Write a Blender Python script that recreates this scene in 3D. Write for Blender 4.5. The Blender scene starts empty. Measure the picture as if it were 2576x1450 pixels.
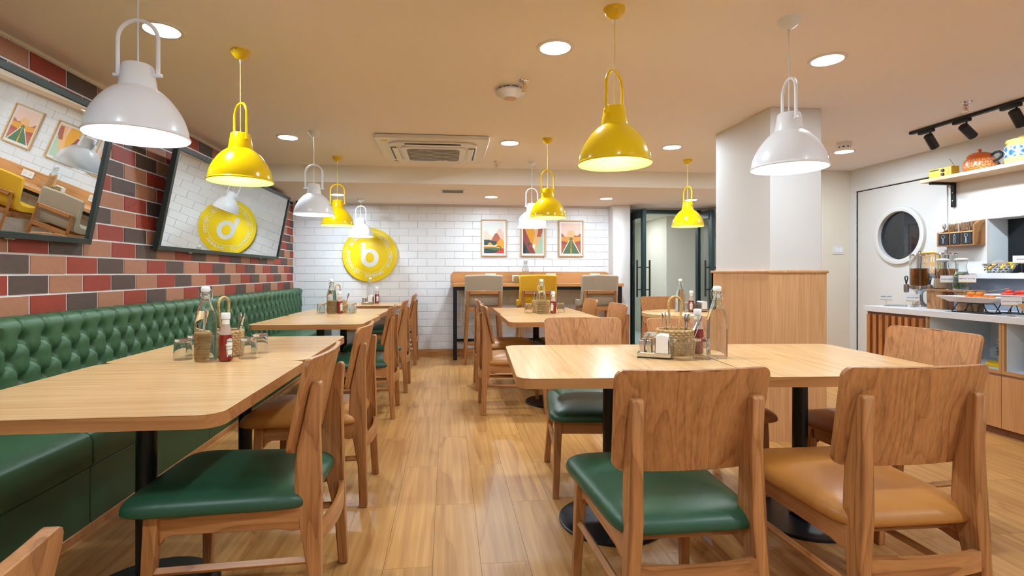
import bpy, bmesh, math, random
from math import sin, cos, pi, sqrt, atan2, radians as RAD
from mathutils import Vector, Matrix
random.seed(7)
SC = bpy.context.scene
COL = SC.collection

# ---------------------------------------------------------------- camera, world, exposure
FPX, CXP, CYP, VPX, CAMH = 1300.0, 1258.0, 687.5, 1126.0, 1.15
cam_d = bpy.data.cameras.new('camera'); cam = bpy.data.objects.new('camera', cam_d); COL.objects.link(cam)
cam_d.sensor_width = 36.0; cam_d.sensor_fit = 'HORIZONTAL'
cam_d.lens = FPX * 36.0 / 2576.0
cam_d.shift_x = (1288.0 - CXP) / 2576.0
cam_d.shift_y = -(725.0 - CYP) / 2576.0
cam_d.clip_start = 0.05; cam_d.clip_end = 60
cam.location = (0, 0, CAMH)
cam.rotation_euler = (pi/2, 0, -math.atan((CXP - VPX) / FPX))
SC.camera = cam
wd = bpy.data.worlds.new('world'); SC.world = wd; wd.use_nodes = True
wd.node_tree.nodes['Background'].inputs[0].default_value = (0.75, 0.85, 1, 1)
wd.node_tree.nodes['Background'].inputs[1].default_value = 0.25
SC.view_settings.view_transform = 'Standard'; SC.view_settings.look = 'None'
SC.view_settings.gamma = 1.0; SC.view_settings.use_curve_mapping = False
SC.view_settings.exposure = 0.47
SC.cycles.use_denoising = True; SC.cycles.use_light_tree = False; SC.cycles.caustics_reflective = False
SC.cycles.use_adaptive_sampling = True; SC.cycles.adaptive_threshold = 0.08; SC.cycles.adaptive_min_samples = 16
SC.cycles.max_bounces = 10; SC.cycles.diffuse_bounces = 5; SC.cycles.glossy_bounces = 4
SC.cycles.transmission_bounces = 10; SC.cycles.transparent_max_bounces = 6
SC.cycles.sample_clamp_indirect = 6.0
# light levels (watts) of the room's lamps and the added downlights, used by the lamp builders below
W_DOWN, W_PEND, W_SPOT, W_HALL = 12.5, 3.4, 20.0, 6.5
COOL = (0.745, 0.895, 1.0); NEUT = (0.80, 0.918, 1.0)

# ---------------------------------------------------------------- helpers
def lin(h):
    if isinstance(h, str):
        h = h.lstrip('#'); c = [int(h[i:i+2], 16)/255 for i in (0, 2, 4)]
    else: c = h
    return tuple(x/12.92 if x <= .04045 else ((x+.055)/1.055)**2.4 for x in c) + (1.0,)

class MB:
    def __init__(s): s.v = []; s.f = []; s.mi = []
    def add(s, vs, fs, M=None, mi=0):
        o = len(s.v)
        s.v += [tuple(M @ Vector(p)) if M else tuple(p) for p in vs]
        for k in fs: s.f.append(tuple(i+o for i in k)); s.mi.append(mi)
        return s
    def box(s, x0, x1, y0, y1, z0, z1, M=None):
        return s.add([(x0,y0,z0),(x1,y0,z0),(x1,y1,z0),(x0,y1,z0),(x0,y0,z1),(x1,y0,z1),(x1,y1,z1),(x0,y1,z1)],
                     [(0,3,2,1),(4,5,6,7),(0,1,5,4),(1,2,6,5),(2,3,7,6),(3,0,4,7)], M)
    def tube(s, pts, r, n=10, closed=False, caps=True, sq=None):
        P = [Vector(p) for p in pts]; m = len(P); rings = []
        t0 = (P[1]-P[0]).normalized()
        a = Vector((0,0,1)) if abs(t0.z) < .9 else Vector((1,0,0))
        u = t0.cross(a).normalized(); vs = []
        for i in range(m):
            if closed: t = (P[(i+1) % m]-P[i-1]).normalized()
            else: t = (P[min(i+1,m-1)]-P[max(i-1,0)]).normalized()
            u = (u - t*u.dot(t)).normalized(); w = t.cross(u)
            ri = r[i] if isinstance(r, (list, tuple)) else r
            for k in range(n):
                an = 2*pi*k/n
                vs.append(P[i] + u*(ri*cos(an)) + w*(ri*sin(an)))
        fs = []
        for i in range(m if closed else m-1):
            j = (i+1) % m
            for k in range(n):
                fs.append((i*n+k, i*n+(k+1) % n, j*n+(k+1) % n, j*n+k))
        if caps and not closed:
            fs.append(tuple(range(n-1, -1, -1))); fs.append(tuple((m-1)*n+k for k in range(n)))
        return s.add(vs, fs)
    def cyl(s, a, b, r, r2=None, n=20):
        return s.tube([a, b], [r, r if r2 is None else r2], n)
    def lathe(s, prof, n=32, c=(0,0,0), closed=False, M=None, mif=None):
        vs = []; idx = []; fs = []; mis = []
        for (r, z) in prof:
            if r < 1e-6: idx.append([len(vs)]); vs.append((c[0], c[1], c[2]+z))
            else:
                idx.append(list(range(len(vs), len(vs)+n)))
                vs += [(c[0]+r*cos(2*pi*k/n), c[1]+r*sin(2*pi*k/n), c[2]+z) for k in range(n)]
        L = len(prof)
        for i in range(L if closed else L-1):
            A, B = idx[i], idx[(i+1) % L]
            for k in range(n):
                k2 = (k+1) % n
                if len(A) == 1 and len(B) == 1: continue
                if len(A) == 1: fs.append((A[0], B[k2], B[k]))
                elif len(B) == 1: fs.append((A[k], A[k2], B[0]))
                else: fs.append((A[k], A[k2], B[k2], B[k]))
                mis.append(mif(i, k) if mif else 0)
        o = len(s.v); s.v += [tuple(M @ Vector(p)) if M else p for p in vs]
        for f_, m_ in zip(fs, mis): s.f.append(tuple(i+o for i in f_)); s.mi.append(m_)
        return s
    def prism(s, poly, axis, a0, a1, M=None):
        n = len(poly)
        def p3(p, a): return {'x': (a, p[0], p[1]), 'y': (p[0], a, p[1]), 'z': (p[0], p[1], a)}[axis]
        vs = [p3(p, a0) for p in poly] + [p3(p, a1) for p in poly]
        fs = [tuple(range(n)), tuple(range(2*n-1, n-1, -1))] + [(i, (i+1) % n, n+(i+1) % n, n+i) for i in range(n)]
        return s.add(vs, fs, M)
    def grid(s, nu, nv, fn, closeu=False, mif=None):
        vs = [fn(i/(nu if closeu else nu-1), j/(nv-1)) for j in range(nv) for i in range(nu)]
        fs = []; o = len(s.v); s.v += [tuple(p) for p in vs]
        for j in range(nv-1):
            for i in range(nu if closeu else nu-1):
                i2 = (i+1) % nu
                s.f.append((o+j*nu+i, o+j*nu+i2, o+(j+1)*nu+i2, o+(j+1)*nu+i)); s.mi.append(mif(i, j) if mif else 0)
        return s
    def sup(s, a, b, c, e1, e2, cen=(0,0,0), nu=40, nv=16, taper=0.0, flat=1.0):
        def sp(x, e): return (abs(x)**e)*(1 if x >= 0 else -1)
        def fn(u, v):
            th = 2*pi*u; ph = -pi/2 + pi*v
            cp = sp(cos(ph), e1); x = a*cp*sp(cos(th), e2); y = b*cp*sp(sin(th), e2); z = c*sp(sin(ph), e1)
            if z < 0: z *= flat
            x *= 1 + taper*y/b
            return (cen[0]+x, cen[1]+y, cen[2]+z)
        return s.grid(nu, nv, fn, closeu=True)
    def mesh(s, name, mats, smooth=None):
        me = bpy.data.meshes.new(name); me.from_pydata(s.v, [], s.f)
        if not isinstance(mats, (list, tuple)): mats = [mats]
        for m in mats: me.materials.append(m)
        if len(mats) > 1: me.polygons.foreach_set('material_index', s.mi)
        bm = bmesh.new(); bm.from_mesh(me)
        bmesh.ops.remove_doubles(bm, verts=bm.verts, dist=1e-6)
        bmesh.ops.recalc_face_normals(bm, faces=bm.faces); bm.to_mesh(me); bm.free()
        if smooth is not None:
            me.polygons.foreach_set('use_smooth', [True]*len(me.polygons))
            me.set_sharp_from_angle(angle=RAD(smooth))
        me.update(); return me
    def build(s, name, mats, parent=None, smooth=None, bevel=None, seg=2, loc=None, rot=None, kind=None):
        ob = bpy.data.objects.new(name, s.mesh(name, mats, smooth)); COL.objects.link(ob)
        if parent: ob.parent = parent
        if loc: ob.location = loc
        if rot: ob.rotation_euler = rot
        if bevel:
            b = ob.modifiers.new('bevel', 'BEVEL'); b.width = bevel; b.segments = seg; b.limit_method = 'ANGLE'; b.angle_limit = RAD(40)
            b.harden_normals = False
            if smooth is None:
                ob.data.polygons.foreach_set('use_smooth', [True]*len(ob.data.polygons)); ob.data.set_sharp_from_angle(angle=RAD(50))
        if kind: ob['kind'] = kind
        return ob

def rr(w, h, r, n=6, cx=0, cy=0):
    """rounded rectangle outline"""
    pts = []
    for (sx, sy, a0) in ((1,1,0), (-1,1,pi/2), (-1,-1,pi), (1,-1,3*pi/2)):
        for k in range(n+1):
            a = a0 + pi/2*k/n
            pts.append((cx + sx*(w/2-r) + r*cos(a), cy + sy*(h/2-r) + r*sin(a)))
    return pts

def tag(o, label, cat, group=None):
    o['label'] = label; o['category'] = cat
    if group: o['group'] = group
    return o
def thing(name, label, cat, loc=(0,0,0), rz=0.0, group=None):
    o = bpy.data.objects.new(name, None); COL.objects.link(o); o.empty_display_size = .05
    o.location = loc; o.rotation_euler = (0, 0, rz)
    return tag(o, label, cat, group)
def dup(root, loc, rz, label, group=None):
    def cp(o, par):
        c = o.copy(); COL.objects.link(c); c.parent = par
        for ch in list(o.children): cp(ch, c)
        return c
    r = cp(root, None); r.location = loc; r.rotation_euler = (0, 0, rz); r['label'] = label
    if group: r['group'] = group
    return r
def struct(o): o['kind'] = 'structure'; return o

# ---------------------------------------------------------------- materials
def newmat(name):
    m = bpy.data.materials.new(name); m.use_nodes = True
    return m, m.node_tree.nodes, m.node_tree.links, m.node_tree.nodes['Principled BSDF']
def P(name, col, rough=.5, metal=0.0, spec=None, trans=0.0, ior=None, coat=0.0, emit=None, es=0.0, bump=None):
    m, N, L, b = newmat(name)
    b.inputs['Base Color'].default_value = lin(col); b.inputs['Roughness'].default_value = rough
    b.inputs['Metallic'].default_value = metal
    if spec is not None: b.inputs['Specular IOR Level'].default_value = spec
    if trans: b.inputs['Transmission Weight'].default_value = trans
    if ior: b.inputs['IOR'].default_value = ior
    if coat: b.inputs['Coat Weight'].default_value = coat; b.inputs['Coat Roughness'].default_value = .08
    if emit: b.inputs['Emission Color'].default_value = lin(emit); b.inputs['Emission Strength'].default_value = es
    if bump:
        tc = N.new('ShaderNodeTexCoord'); nz = N.new('ShaderNodeTexNoise'); bp = N.new('ShaderNodeBump')
        nz.inputs['Scale'].default_value = bump[0]; nz.inputs['Detail'].default_value = 3
        bp.inputs['Strength'].default_value = bump[1]; bp.inputs['Distance'].default_value = .002
        L.new(tc.outputs['Object'], nz.inputs['Vector']); L.new(nz.outputs['Fac'], bp.inputs['Height']); L.new(bp.outputs['Normal'], b.inputs['Normal'])
    return m
def speck(name, c1, c2, scale, rough=.6, detail=2, bump=0.0):
    m, N, L, b = newmat(name)
    tc = N.new('ShaderNodeTexCoord'); nz = N.new('ShaderNodeTexNoise'); cr = N.new('ShaderNodeValToRGB')
    nz.inputs['Scale'].default_value = scale; nz.inputs['Detail'].default_value = detail
    cr.color_ramp.elements[0].position = .3; cr.color_ramp.elements[1].position = .7
    cr.color_ramp.elements[0].color = lin(c1); cr.color_ramp.elements[1].color = lin(c2)
    L.new(tc.outputs['Object'], nz.inputs['Vector']); L.new(nz.outputs['Fac'], cr.inputs['Fac']); L.new(cr.outputs['Color'], b.inputs['Base Color'])
    b.inputs['Roughness'].default_value = rough
    if bump:
        bp = N.new('ShaderNodeBump'); bp.inputs['Strength'].default_value = bump; bp.inputs['Distance'].default_value = .002
        L.new(nz.outputs['Fac'], bp.inputs['Height']); L.new(bp.outputs['Normal'], b.inputs['Normal'])
    return m
def wood(name, dark, light, axis='z', rings=9.0, scale=5.0, stretch=.09, rough=.4, line=.5, var=.12, fine=90.0, coat=0.0):
    """contour-line grain along one axis of the object, each object shifted by its own random number"""
    m, N, L, b = newmat(name)
    tc = N.new('ShaderNodeTexCoord'); oi = N.new('ShaderNodeObjectInfo'); mp = N.new('ShaderNodeMapping')
    sc = [scale]*3; sc['xyz'.index(axis)] = scale*stretch; mp.inputs['Scale'].default_value = sc
    ofs = N.new('ShaderNodeVectorMath'); ofs.operation = 'MULTIPLY_ADD'; cmb = N.new('ShaderNodeCombineXYZ')
    for k in range(3): L.new(oi.outputs['Random'], cmb.inputs[k])
    ofs.inputs[1].default_value = (37.0, 19.0, 53.0)
    L.new(cmb.outputs[0], ofs.inputs[0]); L.new(tc.outputs['Object'], mp.inputs['Vector']); L.new(mp.outputs[0], ofs.inputs[2])
    nz = N.new('ShaderNodeTexNoise'); nz.inputs['Scale'].default_value = 1.0; nz.inputs['Detail'].default_value = 1.5; nz.inputs['Distortion'].default_value = .3
    L.new(ofs.outputs[0], nz.inputs['Vector'])
    mul = N.new('ShaderNodeMath'); mul.operation = 'MULTIPLY'; mul.inputs[1].default_value = rings; L.new(nz.outputs['Fac'], mul.inputs[0])
    fr = N.new('ShaderNodeMath'); fr.operation = 'FRACT'; L.new(mul.outputs[0], fr.inputs[0])
    cr = N.new('ShaderNodeValToRGB'); e = cr.color_ramp.elements
    e[0].position = 0; e[0].color = (.62,.62,.62,1); e[1].position = 1; e[1].color = (.15,.15,.15,1)
    q = e.new(.12); q.color = (.85,.85,.85,1); q = e.new(.6); q.color = (.7,.7,.7,1); q = e.new(.86); q.color = (.5,.5,.5,1)
    L.new(fr.outputs[0], cr.inputs['Fac'])
    # fine pores
    mp2 = N.new('ShaderNodeMapping'); s2 = [fine]*3; s2['xyz'.index(axis)] = fine*.03; mp2.inputs['Scale'].default_value = s2
    L.new(tc.outputs['Object'], mp2.inputs['Vector'])
    nz2 = N.new('ShaderNodeTexNoise'); nz2.inputs['Scale'].default_value = 1.0; nz2.inputs['Detail'].default_value = 2; L.new(mp2.outputs[0], nz2.inputs['Vector'])
    mx = N.new('ShaderNodeMix'); mx.data_type = 'FLOAT'; mx.inputs['Factor'].default_value = line
    L.new(nz2.outputs['Fac'], mx.inputs[2]); L.new(cr.outputs['Color'], mx.inputs[3])
    cr2 = N.new('ShaderNodeValToRGB'); cr2.color_ramp.elements[0].position = .25; cr2.color_ramp.elements[1].position = .8
    cr2.color_ramp.elements[0].color = lin(dark); cr2.color_ramp.elements[1].color = lin(light)
    L.new(mx.outputs[0], cr2.inputs['Fac'])
    hs = N.new('ShaderNodeHueSaturation'); mr = N.new('ShaderNodeMapRange')
    mr.inputs['To Min'].default_value = 1-var; mr.inputs['To Max'].default_value = 1+var
    L.new(oi.outputs['Random'], mr.inputs['Value']); L.new(mr.outputs[0], hs.inputs['Value']); L.new(cr2.outputs['Color'], hs.inputs['Color'])
    L.new(hs.outputs['Color'], b.inputs['Base Color']); b.inputs['Roughness'].default_value = rough
    if coat: b.inputs['Coat Weight'].default_value = coat; b.inputs['Coat Roughness'].default_value = .12
    return m
def emis(name, col, st):
    m, N, L, b = newmat(name); b.inputs['Base Color'].default_value = (0.9,0.9,0.9,1)
    b.inputs['Emission Color'].default_value = lin(col) if isinstance(col, str) else tuple(col)+(1,); b.inputs['Emission Strength'].default_value = st
    return m

M = {}
M['ceil'] = P('ceiling_paint', '#f5eff0', .8)
M['soffit_face'] = P('soffit_paint', '#f2efe8', .8)
M['white_paint'] = P('white_paint', '#dcdcdc', .7)
M['cream'] = P('cream_paint', '#e4dccd', .7)
M['brick_white'] = P('white_brick_paint', '#e6e9ee', .38, bump=(60, .12))
M['grout'] = P('grout', '#d9d7d8', .8)
M['grout_white'] = P('white_joint', '#dcdfe4', .7)
M['brick_red'] = speck('red_brick', '#862c18', '#8c301b', 40, .6)
M['brick_tan'] = speck('tan_brick', '#98654a', '#9e6b50', 40, .6)
M['brick_dark'] = speck('dark_brick', '#48362f', '#4d3b34', 40, .6)
M['plank'] = wood('floor_plank', '#a36c35', '#d3a262', 'y', 6, 4.5, .10, .36, .30, .09, 45)
M['sub'] = P('subfloor', '#7a5230', .6)
M['top_x'] = wood('tabletop_oak_across', '#bf8f59', '#dcb684', 'x', 10, 5.0, .035, .24, .34, .03, 70)
M['top_y'] = wood('tabletop_oak_along', '#bf8f59', '#dcb684', 'y', 10, 5.0, .035, .24, .34, .03, 70)
M['edge'] = wood('table_edge_oak', '#9c6638', '#c08a56', 'x', 8, 6.0, .05, .35, .5, .04, 80)
M['chair'] = wood('chair_wood', '#86522a', '#be8552', 'z', 15, 6.0, .10, .32, .40, .07, 130)
M['chair_y'] = wood('chair_wood_rail', '#86522a', '#be8552', 'y', 6, 9.0, .1, .32, .5, .07, 110)
M['chair_x'] = wood('chair_wood_cross', '#86522a', '#be8552', 'x', 6, 9.0, .1, .32, .5, .07, 110)
M['bar_wood'] = wood('bar_oak', '#a8703f', '#cb955f', 'x', 8, 6.0, .04, .35, .45, .03, 80)
M['clad'] = wood('pillar_cladding', '#c08a58', '#dcae7e', 'z', 5, 9.0, .03, .45, .25, .02, 110)
M['cab'] = wood('cabinet_wood', '#b57f4e', '#cf9c6a', 'z', 5, 9.0, .03, .45, .25, .02, 110)
M['cab_edge'] = P('cabinet_edge', '#b98b58', .5)
M['slat'] = wood('slat_wood', '#9a5a26', '#c78345', 'z', 8, 8.0, .08, .45, .45, .08, 110)
M['slat_back'] = P('slat_recess', '#8a5c46', .6)
M['shelf'] = wood('shelf_wood', '#d6b48a', '#ecd3b0', 'y', 6, 6.0, .04, .45, .3, .02, 80)
M['acacia'] = wood('acacia_wood', '#6b4426', '#a8794c', 'z', 7, 9.0, .2, .5, .6, .15, 60)
M['bamboo'] = wood('bamboo_wood', '#c79355', '#e0b377', 'y', 6, 9.0, .06, .45, .4, .03, 80)
M['frame_oak'] = P('frame_oak', '#c8a274', .5)
M['leather_g'] = P('green_leather', '#335738', .46, bump=(260, .10))
M['leather_gs'] = P('green_seat_leather', '#234f39', .38, bump=(260, .10))
M['leather_b'] = P('tan_leather', '#ad7334', .40, bump=(260, .10))
M['black'] = P('black_metal', '#14161a', .38, .3)
M['blackm'] = P('black_matte', '#191a1c', .55)
M['green_metal'] = P('dark_green_metal', '#1d3234', .4, .2)
M['mirror'] = P('mirror_glass', '#eef3f2', .0, 1.0)
M['mframe'] = P('mirror_frame', '#1f2a28', .5)
M['yellow'] = P('yellow_enamel', '#eec800', .16, coat=.4)
M['yellow_in'] = P('yellow_enamel_inner', '#f2e25c', .5)
M['white_en'] = P('white_enamel', '#eef3fb', .3, coat=.2)
M['white_in'] = P('white_enamel_inner', '#f7f7f4', .5)
M['cord_y'] = P('yellow_cord', '#e2cf70', .6)
M['cord_w'] = P('white_cord', '#dfe3e8', .6)
M['white_pl'] = P('white_plastic', '#e6e4e2', .4)
M['grey_pl'] = P('grey_plastic', '#8d8781', .5)
M['dark_pl'] = P('dark_slot', '#26282c', .5)
M['diff'] = emis('lamp_diffuser', (1.0, .97, .93), 16.0)
M['bulb'] = emis('lamp_bulb', (1.0, .97, .93), 30.0)
M['chrome'] = P('chrome', '#d7dadd', .1, 1.0)
M['steel'] = P('steel', '#b9bcbf', .22, 1.0)
M['gold'] = P('brass_edge', '#c8a24a', .4, .3)
M['glass'] = P('clear_glass', '#fbfdfc', .0, 0, trans=1.0, ior=1.47)
M['water'] = P('bottle_water_glass', '#f6fcfa', .0, 0, trans=1.0, ior=1.36)
M['pane'] = P('door_glass', '#e6f2ee', .0, 0, trans=1.0, ior=1.45)
M['dark_glass'] = P('dark_porthole_glass', '#17212b', .03, 0, spec=.7)
M['wicker'] = speck('wicker', '#a47e50', '#cbaa78', 90, .7)
M['wicker2'] = speck('wicker_handle', '#b58a4c', '#d8b67a', 120, .7)
M['ketchup'] = P('ketchup', '#7d1c12', .25, coat=.4)
M['kneck'] = P('ketchup_neck_film', '#cdb6a8', .25, trans=.25, ior=1.4)
M['cap'] = P('white_cap', '#eef0f2', .4)
M['paper'] = P('paper', '#e8e9ec', .8)
M['label_w'] = P('label_white', '#eceadf', .6)
M['label_g'] = P('label_green', '#2f5b45', .6)
M['ink'] = P('ink', '#3a3a44', .7)
M['b_yellow'] = P('sign_yellow', '#e8c900', .35)
M['b_white'] = P('sign_white', '#e4e8ea', .5)
M['b_line'] = P('sign_cream', '#efe6a0', .5)
M['fab_grey'] = speck('grey_linen', '#a0937f', '#b3a793', 220, .9, 2, .25)
M['fab_yel'] = speck('yellow_upholstery', '#d2a11c', '#dcab22', 180, .8, 2, .15)
M['stone'] = P('white_worktop', '#dfe0e4', .3)
M['niche'] = P('white_laminate', '#d9e3ea', .5)
M['panel_grey'] = P('grey_laminate', '#8f9bab', .5)
M['tile'] = P('hall_floor_tile', '#c9d3d6', .4)
M['hall'] = P('hall_paint', '#ddd9cc', .8)
M['porc'] = P('porcelain', '#ece9ea', .25)
M['chalk'] = P('chalkboard', '#23262c', .8)
M['chalkw'] = P('chalk_line', '#dfe3e6', .9)
M['oven'] = P('oven_black', '#0b1017', .12)
M['red_led'] = emis('red_digits', (1.0, .05, .03), 3.0)
M['melon'] = P('melon', '#e8821e', .45)
M['wmelon'] = P('watermelon', '#d8402c', .45)
M['banana'] = speck('banana', '#d9a520', '#e8bf2e', 12, .5)
M['banana_tip'] = P('banana_tip', '#4a3520', .7)
M['juice1'] = P('apple_juice', '#9a5008', .05, trans=.55, ior=1.34)
M['juice2'] = P('orange_juice', '#e08a10', .3)
M['coffee'] = P('cold_coffee', '#c9ab88', .4)
M['choc'] = P('chocolate', '#8a4a2a', .5)
M['leafy'] = speck('mint_leaves', '#5d7f36', '#a9c268', 30, .5)
M['straw'] = P('blue_stick', '#28b4d8', .4)
M['orange_cer'] = P('orange_ceramic', '#d6682a', .25, coat=.3)
M['orange_cer2'] = P('orange_ceramic_light', '#eab58a', .25, coat=.3)
M['jar_y'] = P('jar_yellow', '#ecdf7e', .25, coat=.3)
M['jar_b'] = P('jar_blue', '#1f62b8', .25, coat=.3)
M['jar_w'] = P('jar_white', '#eef2f4', .25, coat=.3)
M['radio'] = P('radio_yellow', '#e6d53c', .4)
M['yplastic'] = P('yellow_plastic', '#e0b400', .4)
# ================================================================ STRUCTURE
CH, SF = 2.29, 2.11            # ceiling and soffit heights
XL, XR, YB = -2.088, 4.46, 7.27
YF = -2.6                      # wall behind the camera
# floor with planks
floor = struct(MB().box(XL-.1, XR+.3, YF-.1, 7.5, -.06, -.004).build('floor', M['sub']))
PW, PL = .19, 1.06
me_full = MB().box(-PW/2+.0006, PW/2-.0006, -PL/2+.0006, PL/2-.0006, -.006, 0).mesh('plank', M['plank'])
col = 0
x = -.249 - PW*10
while x < XR:
    x0, x1 = max(x, XL), min(x+PW, XR)
    if x1-x0 > .01:
        ph = 2.04 if round((x+.249)/PW) % 2 == 0 else 2.58
        y = ph - PL*3
        while y < 7.4:
            if y+PL > 1.3:
                full = (x1-x0 > PW-.001) and y+PL < 7.4
                if full:
                    ob = bpy.data.objects.new('plank', me_full); COL.objects.link(ob)
                    ob.location = (x+PW/2, y+PL/2, 0)
                else:
                    y1 = min(y+PL, 7.4)
                    ob = MB().box(x0+.0006-(x+PW/2), x1-.0006-(x+PW/2), -PL/2+.0006, y1-y-PL/2-.0006, -.006, 0).build('plank', M['plank'], loc=(x+PW/2, y+PL/2, 0))
                ob.parent = floor
            y += PL
    x += PW
MB().box(XL, XR, YF, ph-PL-.62 if False else .98, -.006, -.0005).build('plank_field', M['plank'], floor, kind='stuff')

# ceiling + soffit
struct(MB().box(XL-.1, XR+.3, YF-.1, 5.6, CH, CH+.08).build('ceiling', M['ceil']))
so = struct(MB().box(XL-.1, XR+.3, 5.6, 7.46, SF, CH+.08).build('ceiling_soffit', [M['ceil'], M['soffit_face']]))
for p in so.data.polygons:
    if p.normal.y < -.9: p.material_index = 1

# left wall with painted bricks
wl = struct(MB().box(XL-.12, XL, YF, YB+.1, 0, CH).build('wall_left', M['grout']))
BP, BH, BZ0 = .2535, .1025, 1.04
G = .0055
BK = [M['brick_dark'], M['brick_tan'], M['brick_red']]
bmesh_cache = {}
def brick_l(y0, y1, z0, z1, mat):
    w, h = y1-y0-2*G, z1-z0-2*G
    key = (round(w, 4), round(h, 4), mat.name)
    if key not in bmesh_cache:
        bmesh_cache[key] = MB().box(0, .004, -w/2, w/2, -h/2, h/2).mesh('brick', mat)
    ob = bpy.data.objects.new('brick', bmesh_cache[key]); COL.objects.link(ob)
    ob.location = (XL, (y0+y1)/2, (z0+z1)/2); ob.parent = wl
off = 0.0
offs = {0: 0.0}
for k in range(1, 13): offs[k] = offs[k-1] + (-.5 if k % 2 == 1 else 1.5)
for k in range(-1, -4, -1): offs[k] = offs[k+1] - (-.5 if (k+1) % 2 == 1 else 1.5)
far_l = MB()
for k in range(-2, 12):
    z0 = BZ0 + k*BH
    base = 2.688 + (offs[k] % 3)*BP - BP*15
    n = 0
    while base < YB:
        y0, y1 = base, min(base+BP, YB)
        if y1-y0 > .03:
            if y1 > 2.25: brick_l(y0, y1, z0, z0+BH, BK[n % 3])
            elif y0 > YF: far_l.add([(XL+.004, y0+G, z0+G), (XL+.004, y1-G, z0+G), (XL+.004, y1-G, z0+BH-G), (XL+.004, y0+G, z0+BH-G)], [(0,1,2,3)], mi=n % 3)
        base += BP; n += 1
far_l.build('brick_field', BK, wl, kind='stuff')
struct(MB().box(XL, XL+.006, YF, YB, 2.272, CH).build('trim_1', M['cream']))

# back wall with white bricks
XBR = 2.314
wb = struct(MB().box(XL-.1, XBR+.02, YB, YB+.15, 0, SF).build('wall_back', M['grout_white']))
NR = 19; RH = (2.085-.087)/NR
bcache = {}
nb = 0; rest = MB(); cand = []
for k in range(NR):
    z1 = 2.085 - k*RH; z0 = z1-RH
    x = -.921 - (0 if k % 2 == 0 else BP/2) - BP*6
    while x < XBR:
        x0, x1 = max(x, XL), min(x+BP, XBR)
        if x1-x0 > .03: cand.append((x0, x1, z0, z1))
        x += BP
def hid(c):    # hidden low behind the bench corner or the bar stools go to the joined part
    return (c[1] < -1.6 and c[3] < .95) or c[3] < .3 and c[0] > 1.0
vis = [c for c in cand if not hid(c)]; hidn = [c for c in cand if hid(c)]
vis.sort(key=lambda c: -(c[3]))
parts_, more = vis[:300], vis[300:]
for (x0, x1, z0, z1) in parts_:
    w, h = x1-x0-.002, z1-z0-.002; key = (round(w, 4), round(h, 4))
    if key not in bcache:
        m_ = MB(); c_ = .0035
        m_.add([(-w/2,0,-h/2),(w/2,0,-h/2),(w/2,0,h/2),(-w/2,0,h/2),(-w/2+c_,-.007,-h/2+c_),(w/2-c_,-.007,-h/2+c_),(w/2-c_,-.007,h/2-c_),(-w/2+c_,-.007,h/2-c_)],
               [(4,5,6,7),(0,1,5,4),(1,2,6,5),(2,3,7,6),(3,0,4,7)])
        bcache[key] = m_.mesh('brick', M['brick_white'])
    ob = bpy.data.objects.new('brick', bcache[key]); COL.objects.link(ob); ob.location = ((x0+x1)/2, YB, (z0+z1)/2); ob.parent = wb
for (x0, x1, z0, z1) in more+hidn: rest.box(x0+.003, x1-.003, YB-.007, YB, z0+.003, z1-.003)
rest.build('brick_field', M['brick_white'], wb, kind='stuff')
struct(MB().box(XL, XBR, YB-.012, YB, 2.085, SF).build('trim_2', M['white_paint']))
struct(MB().box(-1.6, XBR, YB-.02, YB, 0, .087).build('baseboard_back', M['bar_wood'], bevel=.003))

# pilaster, door wall, alcove wall, right wall, wall behind the camera
struct(MB().box(XBR, 2.562, 7.065, 7.42, 0, SF).build('wall_pilaster', M['white_paint']))
dw = MB()
dw.box(2.562, 2.66, 7.38, 7.46, 0, SF); 
struct(dw.build('wall_doorway_jamb', M['white_paint']))
struct(MB().box(3.76, 4.76, 7.38, 7.46, 0, SF).build('wall_doorway', M['white_paint']))
struct(MB().box(2.66, 3.76, 7.38, 7.46, 2.085, SF).build('trim_3', M['white_paint']))
struct(MB().box(3.86, 4.76, 5.33, 7.38, 0, CH).build('wall_alcove', M['cream']))
# right wall in pieces around the kitchen door, the oven niche and the rest
wr = MB()
prs = [(4.27, 5.24, 2.06, CH), (5.24, 5.33, 0, CH), (3.864, 4.27, 0, CH), (YF, 3.864, 1.6, CH), (YF, 3.864, 0, 1.1), (YF, 2.6, 1.1, 1.6)]
wrt = struct(MB().box(XR, XR+.02, 3.864, 4.27, 0, CH).build('wall_right', M['white_paint']))
for (a, b_, c, d) in prs[:2]+prs[3:]:
    MB().box(XR, XR+.02, a, b_, c, d).build('wall_panel', M['white_paint'], wrt)
MB().box(XR+.02, XR+.24, YF, 5.33, -.01, CH).build('wall_core', M['white_paint'], wrt) if False else None
MB().box(4.90, 4.94, YF, 5.33, 0, CH).build('wall_core', M['white_paint'], wrt)
struct(MB().box(XR+.0205, 4.90, 3.864, 3.90, 1.1, 1.6).build('trim_4', M['niche']))
struct(MB().box(XR+.0205, 4.90, 2.56, 3.864, 1.6, 1.63).build('trim_5', M['white_paint']))
struct(MB().box(XR+.0205, 4.645, 2.60, 3.864, 1.06, 1.15).build('trim_9', M['stone']))
struct(MB().box(XL-.12, XR+.3, YF-.12, YF, 0, CH).build('wall_front', M['white_paint']))

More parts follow.
